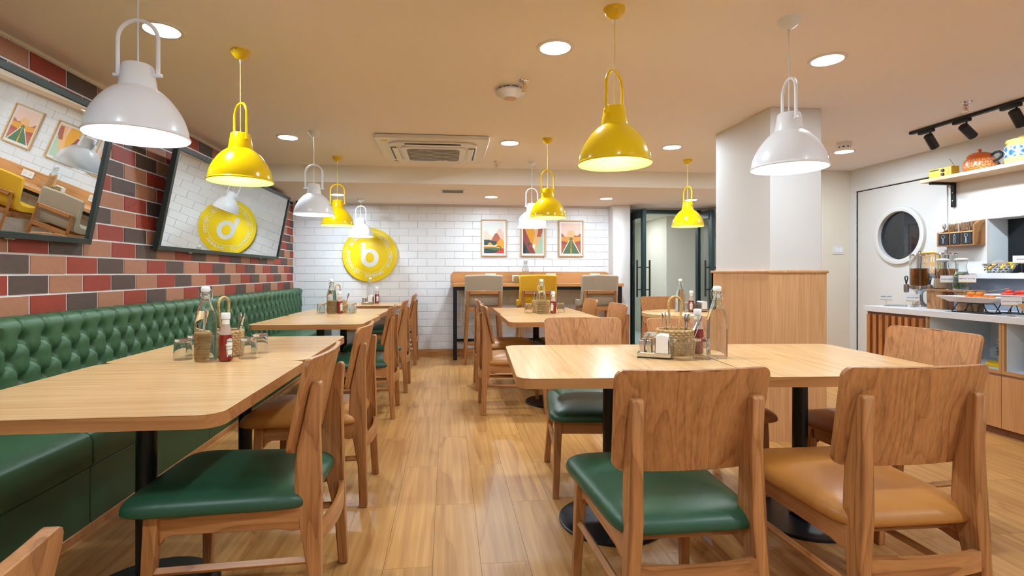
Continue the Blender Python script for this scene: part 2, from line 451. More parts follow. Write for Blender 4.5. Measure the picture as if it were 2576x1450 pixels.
# pillar with wood wainscot
px0, px1, py0, py1 = 2.2, 2.575, 3.335, 4.06
pil = struct(MB().box(px0, px1, py0, py1, 0, CH).build('wall_pillar', M['white_paint'], bevel=.004))
MB().box(px0-.022, px0, py0-.022, py1+.022, 0, 1.15).build('cladding_panel', M['clad'], pil)
MB().box(px0, px1+.022, py0-.022, py0, 0, 1.15).build('cladding_panel', M['clad'], pil)
MB().box(px1, px1+.022, py0, py1+.022, 0, 1.15).build('cladding_panel', M['clad'], pil)
MB().box(px0-.022, px1, py1, py1+.022, 0, 1.15).build('cladding_panel', M['clad'], pil)
MB().box(px0-.032, px1+.034, py0-.032, py1+.032, 1.15, 1.17).build('cap_rail', M['clad'], pil, bevel=.006, seg=3)

# corridor behind the glass doors
struct(MB().box(2.2, 5.0, 7.46, 11.0, -.06, 0).build('floor_hall', M['tile']))
struct(MB().box(2.2, 5.0, 7.46, 11.0, 2.12, 2.18).build('ceiling_hall', M['hall']))
struct(MB().box(2.2, 2.56, 7.46, 11.0, 0, 2.12).build('wall_hall_left', M['hall']))
struct(MB().box(2.56, 4.0, 10.6, 10.7, 0, 2.12).build('wall_hall_back', M['hall']))
struct(MB().box(3.72, 5.0, 8.5, 8.6, 0, 2.12).build('wall_hall_near', M['hall'], bevel=.004))
struct(MB().box(3.72, 3.80, 8.6, 10.6, 0, 2.12).build('wall_hall_right', M['hall']))
struct(MB().box(4.76, 4.86, 7.46, 8.6, 0, 2.12).build('wall_hall_end', M['hall']))
struct(MB().box(2.56, 3.72, 10.59, 10.6, 0, .08).build('baseboard_hall', M['cream']))
ha = bpy.data.lights.new('hall_light', 'AREA'); ha.energy = W_HALL; ha.shape = 'DISK'; ha.size = .3; ha.color = COOL

# glass doors: frame bar and two open leaves
DG = M['green_metal']
struct(MB().box(2.66, 3.76, 7.36, 7.46, 2.03, 2.085).build('trim_6', DG, bevel=.004))
struct(MB().box(2.66, 2.70, 7.36, 7.46, 0, 2.03).build('trim_7', DG))
struct(MB().box(3.72, 3.76, 7.36, 7.46, 0, 2.03).build('trim_8', DG))
def glass_door(name, xc, y0, y1):
    d = thing(name, '', ''); del d['label']; del d['category']; struct(d); d.location = (xc, 0, 0)
    t = .024
    MB().box(-t, t, y0, y0+.085, .01, 2.04).build('stile', DG, d, bevel=.004)
    MB().box(-t, t, y1-.06, y1, .01, 2.04).build('stile', DG, d, bevel=.004)
    MB().box(-t, t, y0+.085, y1-.06, 1.93, 2.04).build('rail', DG, d)
    MB().box(-t, t, y0+.085, y1-.06, .01, .12).build('rail', DG, d)
    MB().box(-.004, .004, y0+.085, y1-.06, .12, 1.93).build('pane', M['pane'], d)
    MB().box(-t-.003, t+.003, y0+.05, y0+.075, 1.9, 2.02).build('closer_plate', M['blackm'], d)
    for s in (-1, 1):
        h = MB().tube([(s*.09, y0+.045, .82), (s*.09, y0+.045, 1.33)], .0125, 12).build('pull_handle', M['blackm'], d, smooth=40)
        for z in (.92, 1.23):
            MB().cyl((s*.02, y0+.045, z), (s*.09, y0+.045, z), .009, n=10).build('standoff', M['blackm'], h, smooth=40)
    return d
glass_door('door_1', 2.70, 6.88, 7.36); glass_door('door_2', 3.70, 6.90, 7.36)

# white kitchen door with porthole
d3 = struct(thing('door_3', '', '')); del d3['label']; del d3['category']; d3.location = (XR, 0, 0)
cy_, cz_ = 4.71, 1.525
lf = MB(); n = 48; ring = [(cy_+.235*cos(2*pi*k/n), cz_+.235*sin(2*pi*k/n)) for k in range(n)]
def edge_pt(a):
    y0, y1, z0, z1 = 4.271, 5.239, .008, 2.035
    dy, dz = cos(a), sin(a); ts = []
    if dy > 1e-9: ts.append((y1-cy_)/dy)
    if dy < -1e-9: ts.append((y0-cy_)/dy)
    if dz > 1e-9: ts.append((z1-cz_)/dz)
    if dz < -1e-9: ts.append((z0-cz_)/dz)
    t = min(ts); return (cy_+dy*t, cz_+dz*t)
angs = sorted([2*pi*k/n for k in range(n)] + [atan2(z-cz_, y-cy_) % (2*pi) for y in (4.271, 5.239) for z in (.008, 2.035)])
nn = len(angs); vs = []
for xx in (.012, .052):
    vs += [(xx, cy_+.24*cos(a), cz_+.24*sin(a)) for a in angs]
    vs += [(xx,)+edge_pt(a) for a in angs]
fs = []
for k in range(nn):
    q = (k+1) % nn
    fs += [(k, q, nn+q, nn+k), (2*nn+k, 3*nn+k, 3*nn+q, 2*nn+q), (nn+k, nn+q, 3*nn+q, 3*nn+k), (k, 2*nn+k, 2*nn+q, q)]
lf.add(vs, fs).build('leaf', M['white_paint'], d3)
MX = Matrix.Translation((0, cy_, cz_)) @ Matrix.Rotation(-pi/2, 4, 'Y')
MB().lathe([(.24,-.03),(.24,.012),(.255,.018),(.285,.014),(.29,-.012)], 56, M=MX).build('porthole_ring', M['white_paint'], d3, smooth=35)
MB().lathe([(0,-.028),(.24,-.028)], 56, M=MX).build('porthole_glass', M['dark_glass'], d3)
MB().box(-.012, .03, 5.24, 5.33, 0, 2.10).build('jamb', M['white_paint'], d3, bevel=.003)
MB().box(-.012, .03, 4.20, 4.27, 0, 2.10).build('jamb', M['white_paint'], d3, bevel=.003)
MB().box(-.012, .03, 4.27, 5.24, 2.045, 2.10).build('lintel', M['white_paint'], d3, bevel=.003)
MB().box(.055, .06, 4.2, 5.3, 0, 2.08).build('backing', M['dark_pl'], d3)
# ================================================================ BENCH
def bench(y0, y1, label):
    b = thing('banquette_bench', label, 'bench', ((XL-1.58)/2, (y0+y1)/2, 0), 0, 'green banquette along the brick wall')
    ox, oy = b.location.x, b.location.y
    L = y1-y0; nc = max(1, round(L/.14)); a = L/nc
    zt, zb = .945, .44; XB = XL+.012-ox; XF = -1.955-ox
    rows = [.845, .75, .655, .56, .465]
    def flat(f_, e_): return 1-abs(2*(f_-math.floor(f_))-1)**e_
    def hgt(y, z):
        u = (y-y0)/a
        if z >= rows[0]:
            d = abs(u-round(u))*a; db = sqrt(d*d+(z-rows[0])**2)
            return .026 + .016*flat(u, 9) - .030*math.exp(-(db/.026)**1.6)
        v = (rows[0]-z)/.095
        p, q = u + v/2, u - v/2
        pr, qr = round(p), round(q); ub, vb = (pr+qr)/2, (pr-qr)
        db = sqrt(((u-ub)*a)**2 + ((v-vb)*.095)**2)
        s_ = flat(p, 8)*flat(q, 8)
        return .026 + .016*s_ - .030*math.exp(-(db/.026)**1.6)
    ny, nz = int(L/.0085), 74
    arc = .05
    def fn(i, j):
        y = y0 + L*i
        t = j*(zt-zb+arc*1.2+.06)
        edge = min(1, min(y-y0, y1-y)/.03); er = sqrt(max(0, 1-(1-edge)**2))
        if t < zt-zb-arc:
            z = zb+t; h = hgt(y, z); return (XF - .042 + h*er + .0, y-oy, z)
        t2 = t-(zt-zb-arc)
        h = hgt(y, zt-arc)
        if t2 < arc*pi/2:
            an = t2/arc; r = arc + (h-.042)*er
            return (XF - arc + r*cos(an) , y-oy, zt-arc + r*sin(an))
        r = arc + (h-.042)*er
        return (max(XF - arc - (t2-arc*pi/2)*1.6, XB), y-oy, zt-arc+r)
    MB().grid(ny, nz, fn).build('backrest', M['leather_g'], b, smooth=70)
    MB().box(XB, XF-.046, y0-oy+.002, y1-oy-.002, .05, zt-.012).build('back_board', M['leather_g'], b)
    # seat cushion and base panels, split in modules along the length
    mods = 2; step = L/mods
    for k in range(mods):
        s0, s1 = y0-oy+k*step+.002, y0-oy+(k+1)*step-.002
        pr = [(XF-.02, .28), (XF-.02, .45)]
        pr = [(XF-.02,.285), (-1.583-ox,.285), (-1.572-ox,.30), (-1.572-ox,.40), (-1.582-ox,.428), (-1.61-ox,.444), (-1.70-ox,.452), (XF-.02,.455)]
        m_ = MB(); 
        m_.prism(pr, 'y', s0, s1).build('seat_cushion', M['leather_g'], b, bevel=.008, seg=3)
        MB().box(XF-.02, -1.585-ox, s0, s1, .035, .284).build('base_panel', M['leather_g'], b, bevel=.004)
    MB().box(XB, -1.578-ox, y0-oy, y1-oy, 0, .035).build('plinth', M['bar_wood'], b, bevel=.002)
    return b
bench(.10, 2.476, 'green buttoned banquette section nearest the viewer, beneath the first leaning mirror')
bench(2.476, 4.80, 'middle section of the green buttoned banquette, behind the bottle and glasses')
bench(4.80, 7.24, 'green buttoned banquette section ending at the white brick wall')

# ================================================================ CHAIRS
def make_chair(seat_mat):
    c = thing('dining_chair', '', 'chair')
    # rear stiles (side profile, widest at the seat), splayed slightly at the foot
    prof = [(-.018,0),(.019,0),(.030,.20),(.052,.315),(.070,.40),(.076,.47),(.070,.58),(.024,.79),(.014,.802),(-.004,.802),(-.010,.79),(-.002,.66),(-.008,.46),(-.012,.2)]
    for s in (-1, 1):
        def bend(z): return s*(.178 + .035*max(0, (.45-z)/.45))
        m_ = MB(); n = len(prof); w = .0175
        vs = [(bend(z)-w, y, z) for (y, z) in prof] + [(bend(z)+w, y, z) for (y, z) in prof]
        m_.add(vs, [tuple(range(n)), tuple(range(2*n-1, n-1, -1))] + [(i, (i+1) % n, n+(i+1) % n, n+i) for i in range(n)])
        m_.build('rear_leg', M['chair'], c, bevel=.005, seg=2)
        # front leg
        m_ = MB(); vs = []
        for (z, wx, cyy, cx) in ((0, .015, .515, .213), (.40, .021, .495, .198)):
            vs += [(s*cx-wx, cyy-wx, z), (s*cx+wx, cyy-wx, z), (s*cx+wx, cyy+wx, z), (s*cx-wx, cyy+wx, z)]
        m_.add(vs, [(0,3,2,1),(4,5,6,7),(0,1,5,4),(1,2,6,5),(2,3,7,6),(3,0,4,7)])
        fl = m_.build('front_leg', M['chair'], c, bevel=.004)
        MB().cyl((s*.213, .515, -.0), (s*.213, .515, .006), .012, n=12).build('glide', M['dark_pl'], fl)
        # side seat rail with a curved haunch
        rail = [(.05,.335),(.075,.33),(.12,.338),(.44,.334),(.464,.322),(.478,.30),(.48,.397),(.05,.405)]
        MB().prism(rail, 'x', s*.19-.012, s*.19+.012).build('side_rail', M['chair_y'], c, bevel=.003)
        m_ = MB()
        m_.tube([(s*.197, .03, .235), (s*.205, .502, .225)], .0145, 4)
        m_.build('side_stretcher', M['chair_y'], c, bevel=.002)
    MB().box(-.185, .185, .485, .507, .325, .397).build('front_rail', M['chair_x'], c, bevel=.003)
    MB().box(-.165, .165, .075, .095, .37, .405).build('back_rail', M['chair_x'], c, bevel=.003)
    # curved rear stretcher
    def st(u, v):
        an = 2*pi*u; x = -.175+.35*v; y = .002 - .022*(1-(x/.175)**2)
        return (x, y+.010*max(-1, min(1, 1.4*cos(an+pi/4))), 0.312 + .029*max(-1, min(1, 1.4*sin(an+pi/4))))
    MB().grid(8, 12, st, closeu=True).build('rear_stretcher', M['chair_x'], c, smooth=50)
    # bent plywood back, slanted and curved, rounded corners
    W, Hh, rad, th = .234, .315, .03, .0085
    def outline(t, z):  # half width at height fraction
        h = z*Hh; e = min(h, Hh-h)
        w = W - .012*(1-z)
        if e < rad: w -= rad - sqrt(max(0, rad*rad-(rad-e)**2))
        return w
    nx, nz = 25, 22
    def surf(u, v, side):
        vv = v
        w = outline(u, vv); x = -w + 2*w*u
        z = .575 + (.305)*vv; yc = .092 - .066*vv
        y = yc - .030*(1-(x/W)**2) + side*th
        return (x, y, z)
    m_ = MB(); vs = []; fs = []
    vv_ = [ (0.5-0.5*cos(pi*j/(nz-1))) for j in range(nz)]
    for side in (-1, 1):
        vs += [surf(i/(nx-1), vv_[j], side) for j in range(nz) for i in range(nx)]
    N_ = nx*nz
    for j in range(nz-1):
        for i in range(nx-1):
            a_ = j*nx+i; fs += [(a_, a_+1, a_+nx+1, a_+nx), (N_+a_, N_+a_+nx, N_+a_+nx+1, N_+a_+1)]
    for i in range(nx-1):
        fs += [(i, N_+i, N_+i+1, i+1), ((nz-1)*nx+i, (nz-1)*nx+i+1, N_+(nz-1)*nx+i+1, N_+(nz-1)*nx+i)]
    for j in range(nz-1):
        a_ = j*nx; b_ = a_+nx-1
        fs += [(a_, a_+nx, N_+a_+nx, N_+a_), (b_, N_+b_, N_+b_+nx, b_+nx)]
    m_.add(vs, fs).build('backrest', M['chair'], c, bevel=.004, seg=2)
    # padded seat
    MB().sup(.238, .288, .070, .80, .26, (0, .310, .416), 60, 26, taper=.07, flat=.42).build('seat_cushion', seat_mat, c, smooth=80)
    return c
cg = make_chair(M['leather_gs']); cb = make_chair(M['leather_b'])
D = RAD
chairs = [
 ('g', (.70, 1.385), 1, 'green seated wooden chair nearest the viewer, seen from behind in front of napkin holder table'),
 ('b', (1.37, 1.36), 0, 'tan seated wooden chair seen from behind at the lower right of the room'),
 ('g', (-.412, 1.90), 90, 'green seated wooden chair nearest the viewer at the bench side tables'),
 ('b', (-.41, 2.81), 90, 'tan seated wooden chair at the bench side tables, behind the nearest green one'),
 ('g', (-.43, 4.35), 90, 'green seated chair at near end of the middle bench side tables'),
 ('g', (-.40, 5.25), 90, 'green seated chair at far end of the middle bench side tables'),
 ('g', (-.40, 6.73), 90, 'wooden chair at the small bench side table against the white brick wall'),
 ('b', (.287, 4.38), -90, 'nearer tan seated chair on the aisle side of the middle row tables'),
 ('b', (.287, 5.25), -90, 'farther tan seated chair on the aisle side of the middle row tables'),
 ('g', (1.53, 4.45), 90, 'nearer wooden chair on the pillar side of the middle row tables'),
 ('g', (1.50, 5.22), 90, 'farther wooden chair on the pillar side of the middle row tables'),
 ('g', (.815, 3.09), 174, 'green seated wooden chair facing the viewer across the napkin holder table'),
 ('b', (1.41, 3.00), 180, 'wooden chair facing the viewer behind the wicker basket and bottle'),
 ('b', (2.33, 2.25), 92, 'wooden chair at the right end of the front table, beside the buffet counter'),
 ('b', (2.43, 5.78), 184, 'wooden chair on the far side of the round table, by glass doors'),
 ('b', (-.40, .385), 90, 'wooden chair whose back corner shows at the bottom left edge'),
]
used = {}
for (k, (x, y), a, lab) in chairs:
    src = cg if k == 'g' else cb
    if k not in used:
        used[k] = 1; src.location = (x, y, 0); src.rotation_euler = (0, 0, D(a)); src['label'] = lab; src['group'] = 'wooden dining chairs'
    else: dup(src, (x, y, 0), D(a), lab, 'wooden dining chairs')

# ================================================================ TABLES
TT, TH = .755, .04
def table(x, y, rz, sx, sy, grain, label, rad=.06):
    t = thing('dining_table', label, 'table', (x, y, 0), D(rz), 'square oak dining tables')
    MB().prism(rr(sx-.002, sy-.002, rad), 'z', TT-.003, TT).build('table_top', M['top_'+grain], t, bevel=.002)
    MB().prism(rr(sx-.001, sy-.001, rad), 'z', TT-TH, TT-.003).build('edge_band', M['edge'], t, smooth=40)
    pedestal(t, .235)
    return t
def pedestal(t, r):
    MB().lathe([(0,0),(r,0),(r,.008),(r-.006,.012),(.05,.018),(0,.018)], 48).build('base_disc', M['black'], t, smooth=30)
    MB().lathe([(.040,.018),(.048,.022),(.048,.03),(.041,.036),(.041,.044),(.047,.05),(.047,.058),(.034,.07),(.0325,.70),(.0,.70)], 28).build('column', M['black'], t, smooth=40)
    MB().box(-.17, .17, -.02, .02, .70, TT-TH).build('top_bracket', M['black'], t)
table(-1.07, 1.965, 0, .87, .90, 'x', 'oak table by the bench nearest the viewer, cropped by the left edge')
table(-1.075, 2.885, 0, .87, .925, 'x', 'oak table by the bench pushed behind the nearest one, holding glasses and ketchup', .05)
table(-1.075, 4.53, -2, .87, .88, 'x', 'oak table by the bench at the front of the middle pair')
table(-1.06, 5.43, -2, .86, .89, 'x', 'oak table by the bench at the back of the middle pair')
table(-1.0, 6.77, 0, .87, .85, 'x', 'small oak table by the bench against the white brick wall')
table(.925, 4.545, 0, .86, .87, 'x', 'oak table in the middle row, nearer of the two')
table(.935, 5.43, 0, .86, .88, 'x', 'oak table in the middle row, farther one below yellow stool')
table(.75, 2.335, -3.5, .93, .90, 'y', 'oak table in the foreground with the napkin holder on it')
table(1.6485, 2.275, -3.5, .86, .90, 'y', 'oak table in the foreground to the right, beside the pillar')
t = thing('round_table', 'round oak table beside the pillar near the glass doors', 'table', (2.40, 4.97, 0))
MB().lathe([(0,TT),(.445,TT),(.45,TT-.004),(.45,TT-.036),(.445,TT-.04),(0,TT-.04)], 64).build('table_top', M['top_y'], t, smooth=40)
pedestal(t, .235)

# ================================================================ BAR AND STOOLS
t = thing('bar_counter', 'oak wall bar on a black metal frame under the three prints', 'bar counter', (1.2, 7.03, 0))
bx = 1.2; by = 7.03
MB().prism(rr(2.335, .43, .03, cx=1.224-bx, cy=7.035-by), 'z', .968, 1.01).build('bar_top', M['bar_wood'], t, bevel=.003)
pp = [(0.05,1.01),(2.305,1.01)] 
m_ = MB(); z0, z1, r = 1.01, 1.17, .05
out = [(.05-bx, z0), (2.305-bx, z0)] + [(2.305-bx-r+r*cos(a), z1-r+r*sin(a)) for a in [pi/2*k/8 for k in range(9)]] + [(.05-bx+r+r*cos(a), z1-r+r*sin(a)) for a in [pi/2+pi/2*k/8 for k in range(9)]]
m_.prism(out, 'y', 7.24-by, 7.261-by).build('splash_panel', M['bar_wood'], t, bevel=.003)
for x in (.10, 2.34):
    for y in (6.86, 7.20):
        MB().box(x-.024-bx, x+.024-bx, y-.024-by, y+.024-by, 0, .968).build('leg', M['black'], t, bevel=.004)
MB().box(.124-bx, 2.316-bx, 6.845-by, 6.875-by, .925, .966).build('frame_rail', M['black'], t)
MB().box(.124-bx, 2.316-bx, 7.185-by, 7.215-by, .925, .966).build('frame_rail', M['black'], t)
MB().box(.124-bx, 2.316-bx, 7.19-by, 7.215-by, .20, .235).build('foot_rail', M['black'], t)
for (xc, lab) in ((.60, 'white socket plate behind the left grey bar stool'), (1.46, 'white double socket plate behind yellow bar stool'), (2.1, 'white socket plate behind the right grey bar stool')):
    s = thing('socket_plate', lab, 'socket', (xc, 7.239, 1.10), 0, 'socket plates on the bar panel')
    MB().box(-.073, .073, -.009, 0, -.044, .044).build('plate', M['white_pl'], s, bevel=.003)
    for sx in (-.034, .034):
        for (a, b_) in ((0, .012), (-.011, -.008), (.011, -.008)):
            MB().box(sx+a-.003, sx+a+.003, -.0095, -.008, b_-.005, b_+.005).build('slot', M['dark_pl'], s)
def stool(x, y, mat, label):
    c = thing('bar_stool', label, 'stool', (x, y, 0), 0, 'bar stools at the wall bar')
    ch = M['chair']
    for s in (-1, 1):
        MB().tube([(s*.235, -.04, 0), (s*.205, -.03, .62), (s*.20, -.035, .76), (s*.195, -.062, .93)], [.016,.02,.02,.017], 4).build('rear_leg', ch, c, bevel=.003)
        MB().tube([(s*.235, .42, 0), (s*.20, .37, .70)], [.016,.021], 4).build('front_leg', ch, c, bevel=.003)
        MB().box(s*.20-.011, s*.20+.011, -.02, .37, .635, .70).build('side_rail', M['chair_y'], c, bevel=.003)
        MB().box(s*.225-.009, s*.225+.009, -.01, .41, .24, .27).build('side_stretcher', M['chair_y'], c, bevel=.002)
    MB().box(-.18, .18, -.074, -.048, .885, .93).build('top_rail', M['chair_x'], c, bevel=.004)
    MB().box(-.19, .19, -.044, -.018, .665, .72).build('back_rail', M['chair_x'], c, bevel=.003)
    MB().box(-.20, .20, .36, .385, .635, .70).build('front_rail', M['chair_x'], c, bevel=.003)
    MB().box(-.225, .225, .385, .41, .18, .225).build('foot_rest', M['chair_x'], c, bevel=.003)
    MB().box(-.228, .228, -.022, -.002, .16, .195).build('rear_stretcher', M['chair_x'], c, bevel=.003)
    # upholstered shell: seat curving up into the back
    prof = [(.43,.755),(.42,.785),(.36,.798),(.2,.79),(.10,.80),(.055,.83),(.03,.90),(.0,1.08),(-.012,1.125),(-.03,1.135),(-.047,1.12),(-.035,1.0),(-.008,.86),(.012,.78),(.04,.735),(.12,.722),(.38,.722),(.42,.735)]
    n = len(prof); m_ = MB(); vs = []; sec = [(-.24,.93),(-.235,.98),(-.215,1.0),(0,1.0),(.215,1.0),(.235,.98),(.24,.93)]
    cyy = sum(p[0] for p in prof)/n
    for (xx, sc_) in sec:
        for (y_, z_) in prof:
            zz = z_
            if z_ > 1.0 and abs(xx) > .2: zz = z_ - (.03 if abs(xx) > .236 else .008 if abs(xx) < .22 else .014)
            vs.append((xx, y_, zz))
    fs = []
    for i in range(len(sec)-1):
        for k in range(n):
            q = (k+1) % n; fs.append((i*n+k, i*n+q, (i+1)*n+q, (i+1)*n+k))
    fs += [tuple(range(n)), tuple((len(sec)-1)*n+k for k in range(n-1, -1, -1))]
    m_.add(vs, fs).build('upholstered_shell', mat, c, bevel=.012, seg=3, smooth=60)
    return c
stool(.455, 6.52, M['fab_grey'], 'grey fabric bar stool at the left end of wall bar')
stool(1.150, 6.52, M['fab_yel'], 'yellow upholstered bar stool in the middle of the wall bar')
stool(1.955, 6.52, M['fab_grey'], 'grey fabric bar stool at the right end of wall bar')

# ================================================================ PENDANT LAMPS
def pendant(x, y, top, rz, colr, label):
    RZ = 1.62
    sh, inn, cord = (M['yellow'], M['yellow_in'], M['cord_y']) if colr == 'y' else (M['white_en'], M['white_in'], M['cord_w'])
    p = thing('pendant_lamp', label, 'lamp', (x, y, RZ), D(rz), 'dome pendant lamps')
    hn = .165; nt = .245
    out = [(.156,0)] + [(.058 + (.154-.058)*sqrt(max(0,1-(k/12)**1.75))**1.0 if k else .154, hn*k/12) for k in range(0, 12)]
    out = [(.157,-.002),(.159,.002),(.157,.006),(.153,.010)]
    for k in range(1, 13):
        t_ = k/12; z = .010+(hn-.010)*t_; out.append((.058+(.153-.058)*(1-t_**1.7)**.78, z))
    out += [(.0575, hn+.004), (.047, nt-.004), (.044, nt), (.0, nt+.001)]
    MB().lathe(out, 64).build('shade', sh, p, smooth=35)
    ins = [(.1555,-.002),(.1515,.008)] + [(max(.02, .055+(.150-.055)*(1-(k/12)**1.7)**.78), .008+(hn-.012)*k/12) for k in range(1, 13)] + [(.0, hn-.004)]
    MB().lathe(ins, 64).build('shade_lining', inn, p, smooth=60)
    hp = [(-.0655, 0, nt-.032)]
    hp += [(-.0655, 0, nt+.09)] + [(-.0655*cos(a), 0, nt+.09+.0655*sin(a)) for a in [pi*k/14 for k in range(1, 14)]] + [(.0655, 0, nt+.09), (.0655, 0, nt-.032)]
    hd = MB().tube(hp, .0068, 10).build('handle', sh, p, smooth=50)
    for s in (-1, 1):
        MB().cyl((s*.047, 0, nt-.034), (s*.079, 0, nt-.034), .0055, n=10).build('pivot_bolt', sh, hd, smooth=40)
    MB().cyl((0, 0, nt), (0, 0, top-RZ-.04), .0028, n=8).build('cord', cord, p, smooth=40)
    MB().cyl((0, 0, nt), (0, 0, nt+.012), .007, .005, n=10).build('cord_grip', M['white_pl'], p, smooth=40)
    ca = MB().lathe([(0,-.046),(.012,-.046)] + [(.047*sin(a), -.046*cos(a)) for a in [pi/2*k/8 for k in range(2, 9)]] + [(.047,0),(0,0)], 32, c=(0,0,top-RZ)).build('canopy', sh, p, smooth=40)
    MB().cyl((0, 0, top-RZ-.066), (0, 0, top-RZ-.044), .004, .0065, n=10).build('cord_grip', M['white_pl'], ca, smooth=40)
    MB().sup(.028, .028, .034, 1, 1, (0, 0, .095), 20, 12).build('bulb', M['bulb'], p, smooth=60)
    l = bpy.data.lights.new('pendant_light', 'POINT'); l.energy = W_PEND*(1.0 if colr == 'w' else .8); l.color = NEUT; l.shadow_soft_size = .035
    lo = bpy.data.objects.new('pendant_light', l); COL.objects.link(lo); lo.parent = p; lo.location = (0, 0, .045)
for a in [(-1.06, 1.895, CH, 0, 'w', 'large white dome pendant at upper left, closest to the viewer'),
          (-1.056, 2.77, CH, 136, 'y', 'yellow dome pendant hanging in front of the mirror with logo reflection'),
          (-1.069, 4.287, CH, 5, 'w', 'white dome pendant over the middle tables beside the bench'),
          (-1.074, 5.202, CH, 15, 'y', 'yellow dome pendant partly behind a white one, left of the round sign'),
          (-1.116, 6.839, SF, 2, 'w', 'white dome pendant overlapping the top of the round yellow sign'),
          (.716, 2.166, CH, 41, 'y', 'large yellow dome pendant at top right of centre over the foreground table'),
          (1.523, 2.175, CH, 79, 'w', 'white dome pendant in front of the white pillar'),
          (.844, 4.315, CH, 27, 'y', 'yellow dome pendant above the middle row tables'),
          (.86, 5.242, CH, 15, 'w', 'white dome pendant overlapping the middle art print'),
          (2.399, 4.974, CH, 100, 'y', 'yellow dome pendant hanging before the glass doors over the round table')]:
    pendant(*a)

# ================================================================ CEILING FITTINGS
def downlight(x, y, z, label, w=1.0):
    d = thing('downlight', label, 'downlight', (x, y, z), 0, 'round recessed downlights')
    MB().lathe([(.075,-.001),(.076,-.006),(.092,-.006),(.094,0),(.075,0)], 40, closed=True).build('trim_ring', M['white_pl'], d, smooth=40)
    MB().lathe([(0,-.003),(.0755,-.003)], 40).build('diffuser', M['diff'], d)
    l = bpy.data.lights.new('downlight_beam', 'AREA'); l.shape = 'DISK'; l.size = .145; l.energy = W_DOWN*w; l.color = COOL
    lo = bpy.data.objects.new('downlight_beam', l); COL.objects.link(lo); lo.parent = d; lo.location = (0, 0, -.0045)
xs = (-1.33, .54, 2.015, 3.69)
nm = {(0,2.565): 'downlight next to the large white pendant at upper left', (1,2.565): 'downlight in the ceiling left of the large yellow pendant',
      (2,2.565): 'downlight in the ceiling right of the front white pendant', (0,4.485): 'downlight above the middle bench side tables',
      (1,4.485): 'downlight beside the air conditioning cassette', (2,4.485): 'downlight in the ceiling left of the pillar', (3,4.485): 'downlight just in front of the alcove smoke detector'}
for (i, y), lab in nm.items(): downlight(xs[i], y, CH, lab)
for x, lab in ((-1.333, 'soffit downlight seen through the handle of a yellow pendant on the left'), (.546, 'soffit downlight above the left art print'),
               (2.027, 'soffit downlight above the right art print'), (3.163, 'soffit downlight behind the pendant at the glass doors')): downlight(x, 6.465, SF, lab)
for y in (.30, -1.6):  # unseen downlights added behind the viewer to brighten the room
    for x in (xs if y > 0 else (-.4, 2.9)): downlight(x, y, CH, 'unseen downlight added behind the viewer to light the room')
hd = bpy.data.objects.new('hall_light', ha); hl = thing('hall_downlight', 'round downlight in the corridor ceiling beyond the glass doors', 'downlight', (3.1, 9.0, 2.12))
COL.objects.link(hd); hd.parent = hl; hd.location = (0, 0, -.02)
MB().lathe([(0,-.012),(.13,-.012),(.15,-.01),(.15,0),(0,0)], 32).build('diffuser', M['diff'], hl, smooth=40)
ha2 = ha.copy(); hl2 = thing('hall_downlight', 'corridor downlight right behind the door header', 'downlight', (3.2, 7.95, 2.12)); h2 = bpy.data.objects.new('hall_light', ha2)
ha2.energy = W_HALL*.6
COL.objects.link(h2); h2.parent = hl2; h2.location = (0, 0, -.02)
MB().lathe([(0,-.012),(.09,-.012),(.10,-.01),(.10,0),(0,0)], 32).build('diffuser', M['diff'], hl2, smooth=40)

# air conditioning cassette
ac = thing('air_conditioner', 'white ceiling cassette air conditioner with crosshatched grille', 'air conditioner', (-.125, 4.75, CH))
S = .475
MB().prism(rr(2*S, 2*S, .03), 'z', -.035, -.004).build('panel', M['white_pl'], ac, bevel=.004)
MB().prism(rr(2*S-.03, 2*S-.03, .02), 'z', -.004, 0).build('seal', M['dark_pl'], ac)
MB().prism(rr(.76, .76, .13, 8), 'z', -.052, -.035).build('air_ring', M['white_pl'], ac, bevel=.006, seg=3)
for k in range(4):
    Mx = Matrix.Rotation(k*pi/2, 4, 'Z')
    MB().box(-.235, .235, -.368, -.318, -.0555, -.053, Mx).build('outlet_slot', M['dark_pl'], ac)
    MB().box(-.23, .23, -.352, -.300, -.062, -.0565, Mx).build('louver', M['white_pl'], ac, bevel=.003)
MB().prism(rr(.56, .56, .07), 'z', -.066, -.052).build('intake_frame', M['white_pl'], ac, bevel=.006, seg=3)
MB().prism(rr(.46, .46, .05), 'z', -.0675, -.066).build('grille_mesh', speck('grille_mesh', '#6f6963', '#86807a', 300, .6), ac)
for dirn in (1, -1):   # crossing diagonal ribs, clipped to the square opening
    for k in range(-4, 5):
        if (k % 2 == 0) != (dirn == 1): continue
        c0 = .075*k; g_ = .215; sl = .5*dirn; ts = [-g_, g_]
        for yy in (-g_, g_): ts.append((yy-c0)/sl)
        ts = sorted(t_ for t_ in ts if abs(t_) <= g_+1e-6 and abs(c0+sl*t_) <= g_+1e-6)
        if len(ts) > 1 and ts[-1]-ts[0] > .05:
            MB().tube([(ts[0], c0+sl*ts[0], -.0685), (ts[-1], c0+sl*ts[-1], -.0685)], .0024, 6).build('grille_rib', M['white_pl'], ac)
MB().lathe([(0,-.0365),(.026,-.0365),(.026,-.035)], 20, c=(-.40,-.38,0)).build('logo_badge', M['b_yellow'], ac)
MB().lathe([(0,-.0365),(.022,-.0365),(.022,-.035)], 20, c=(-.37,.40,0)).build('sensor', M['grey_pl'], ac)

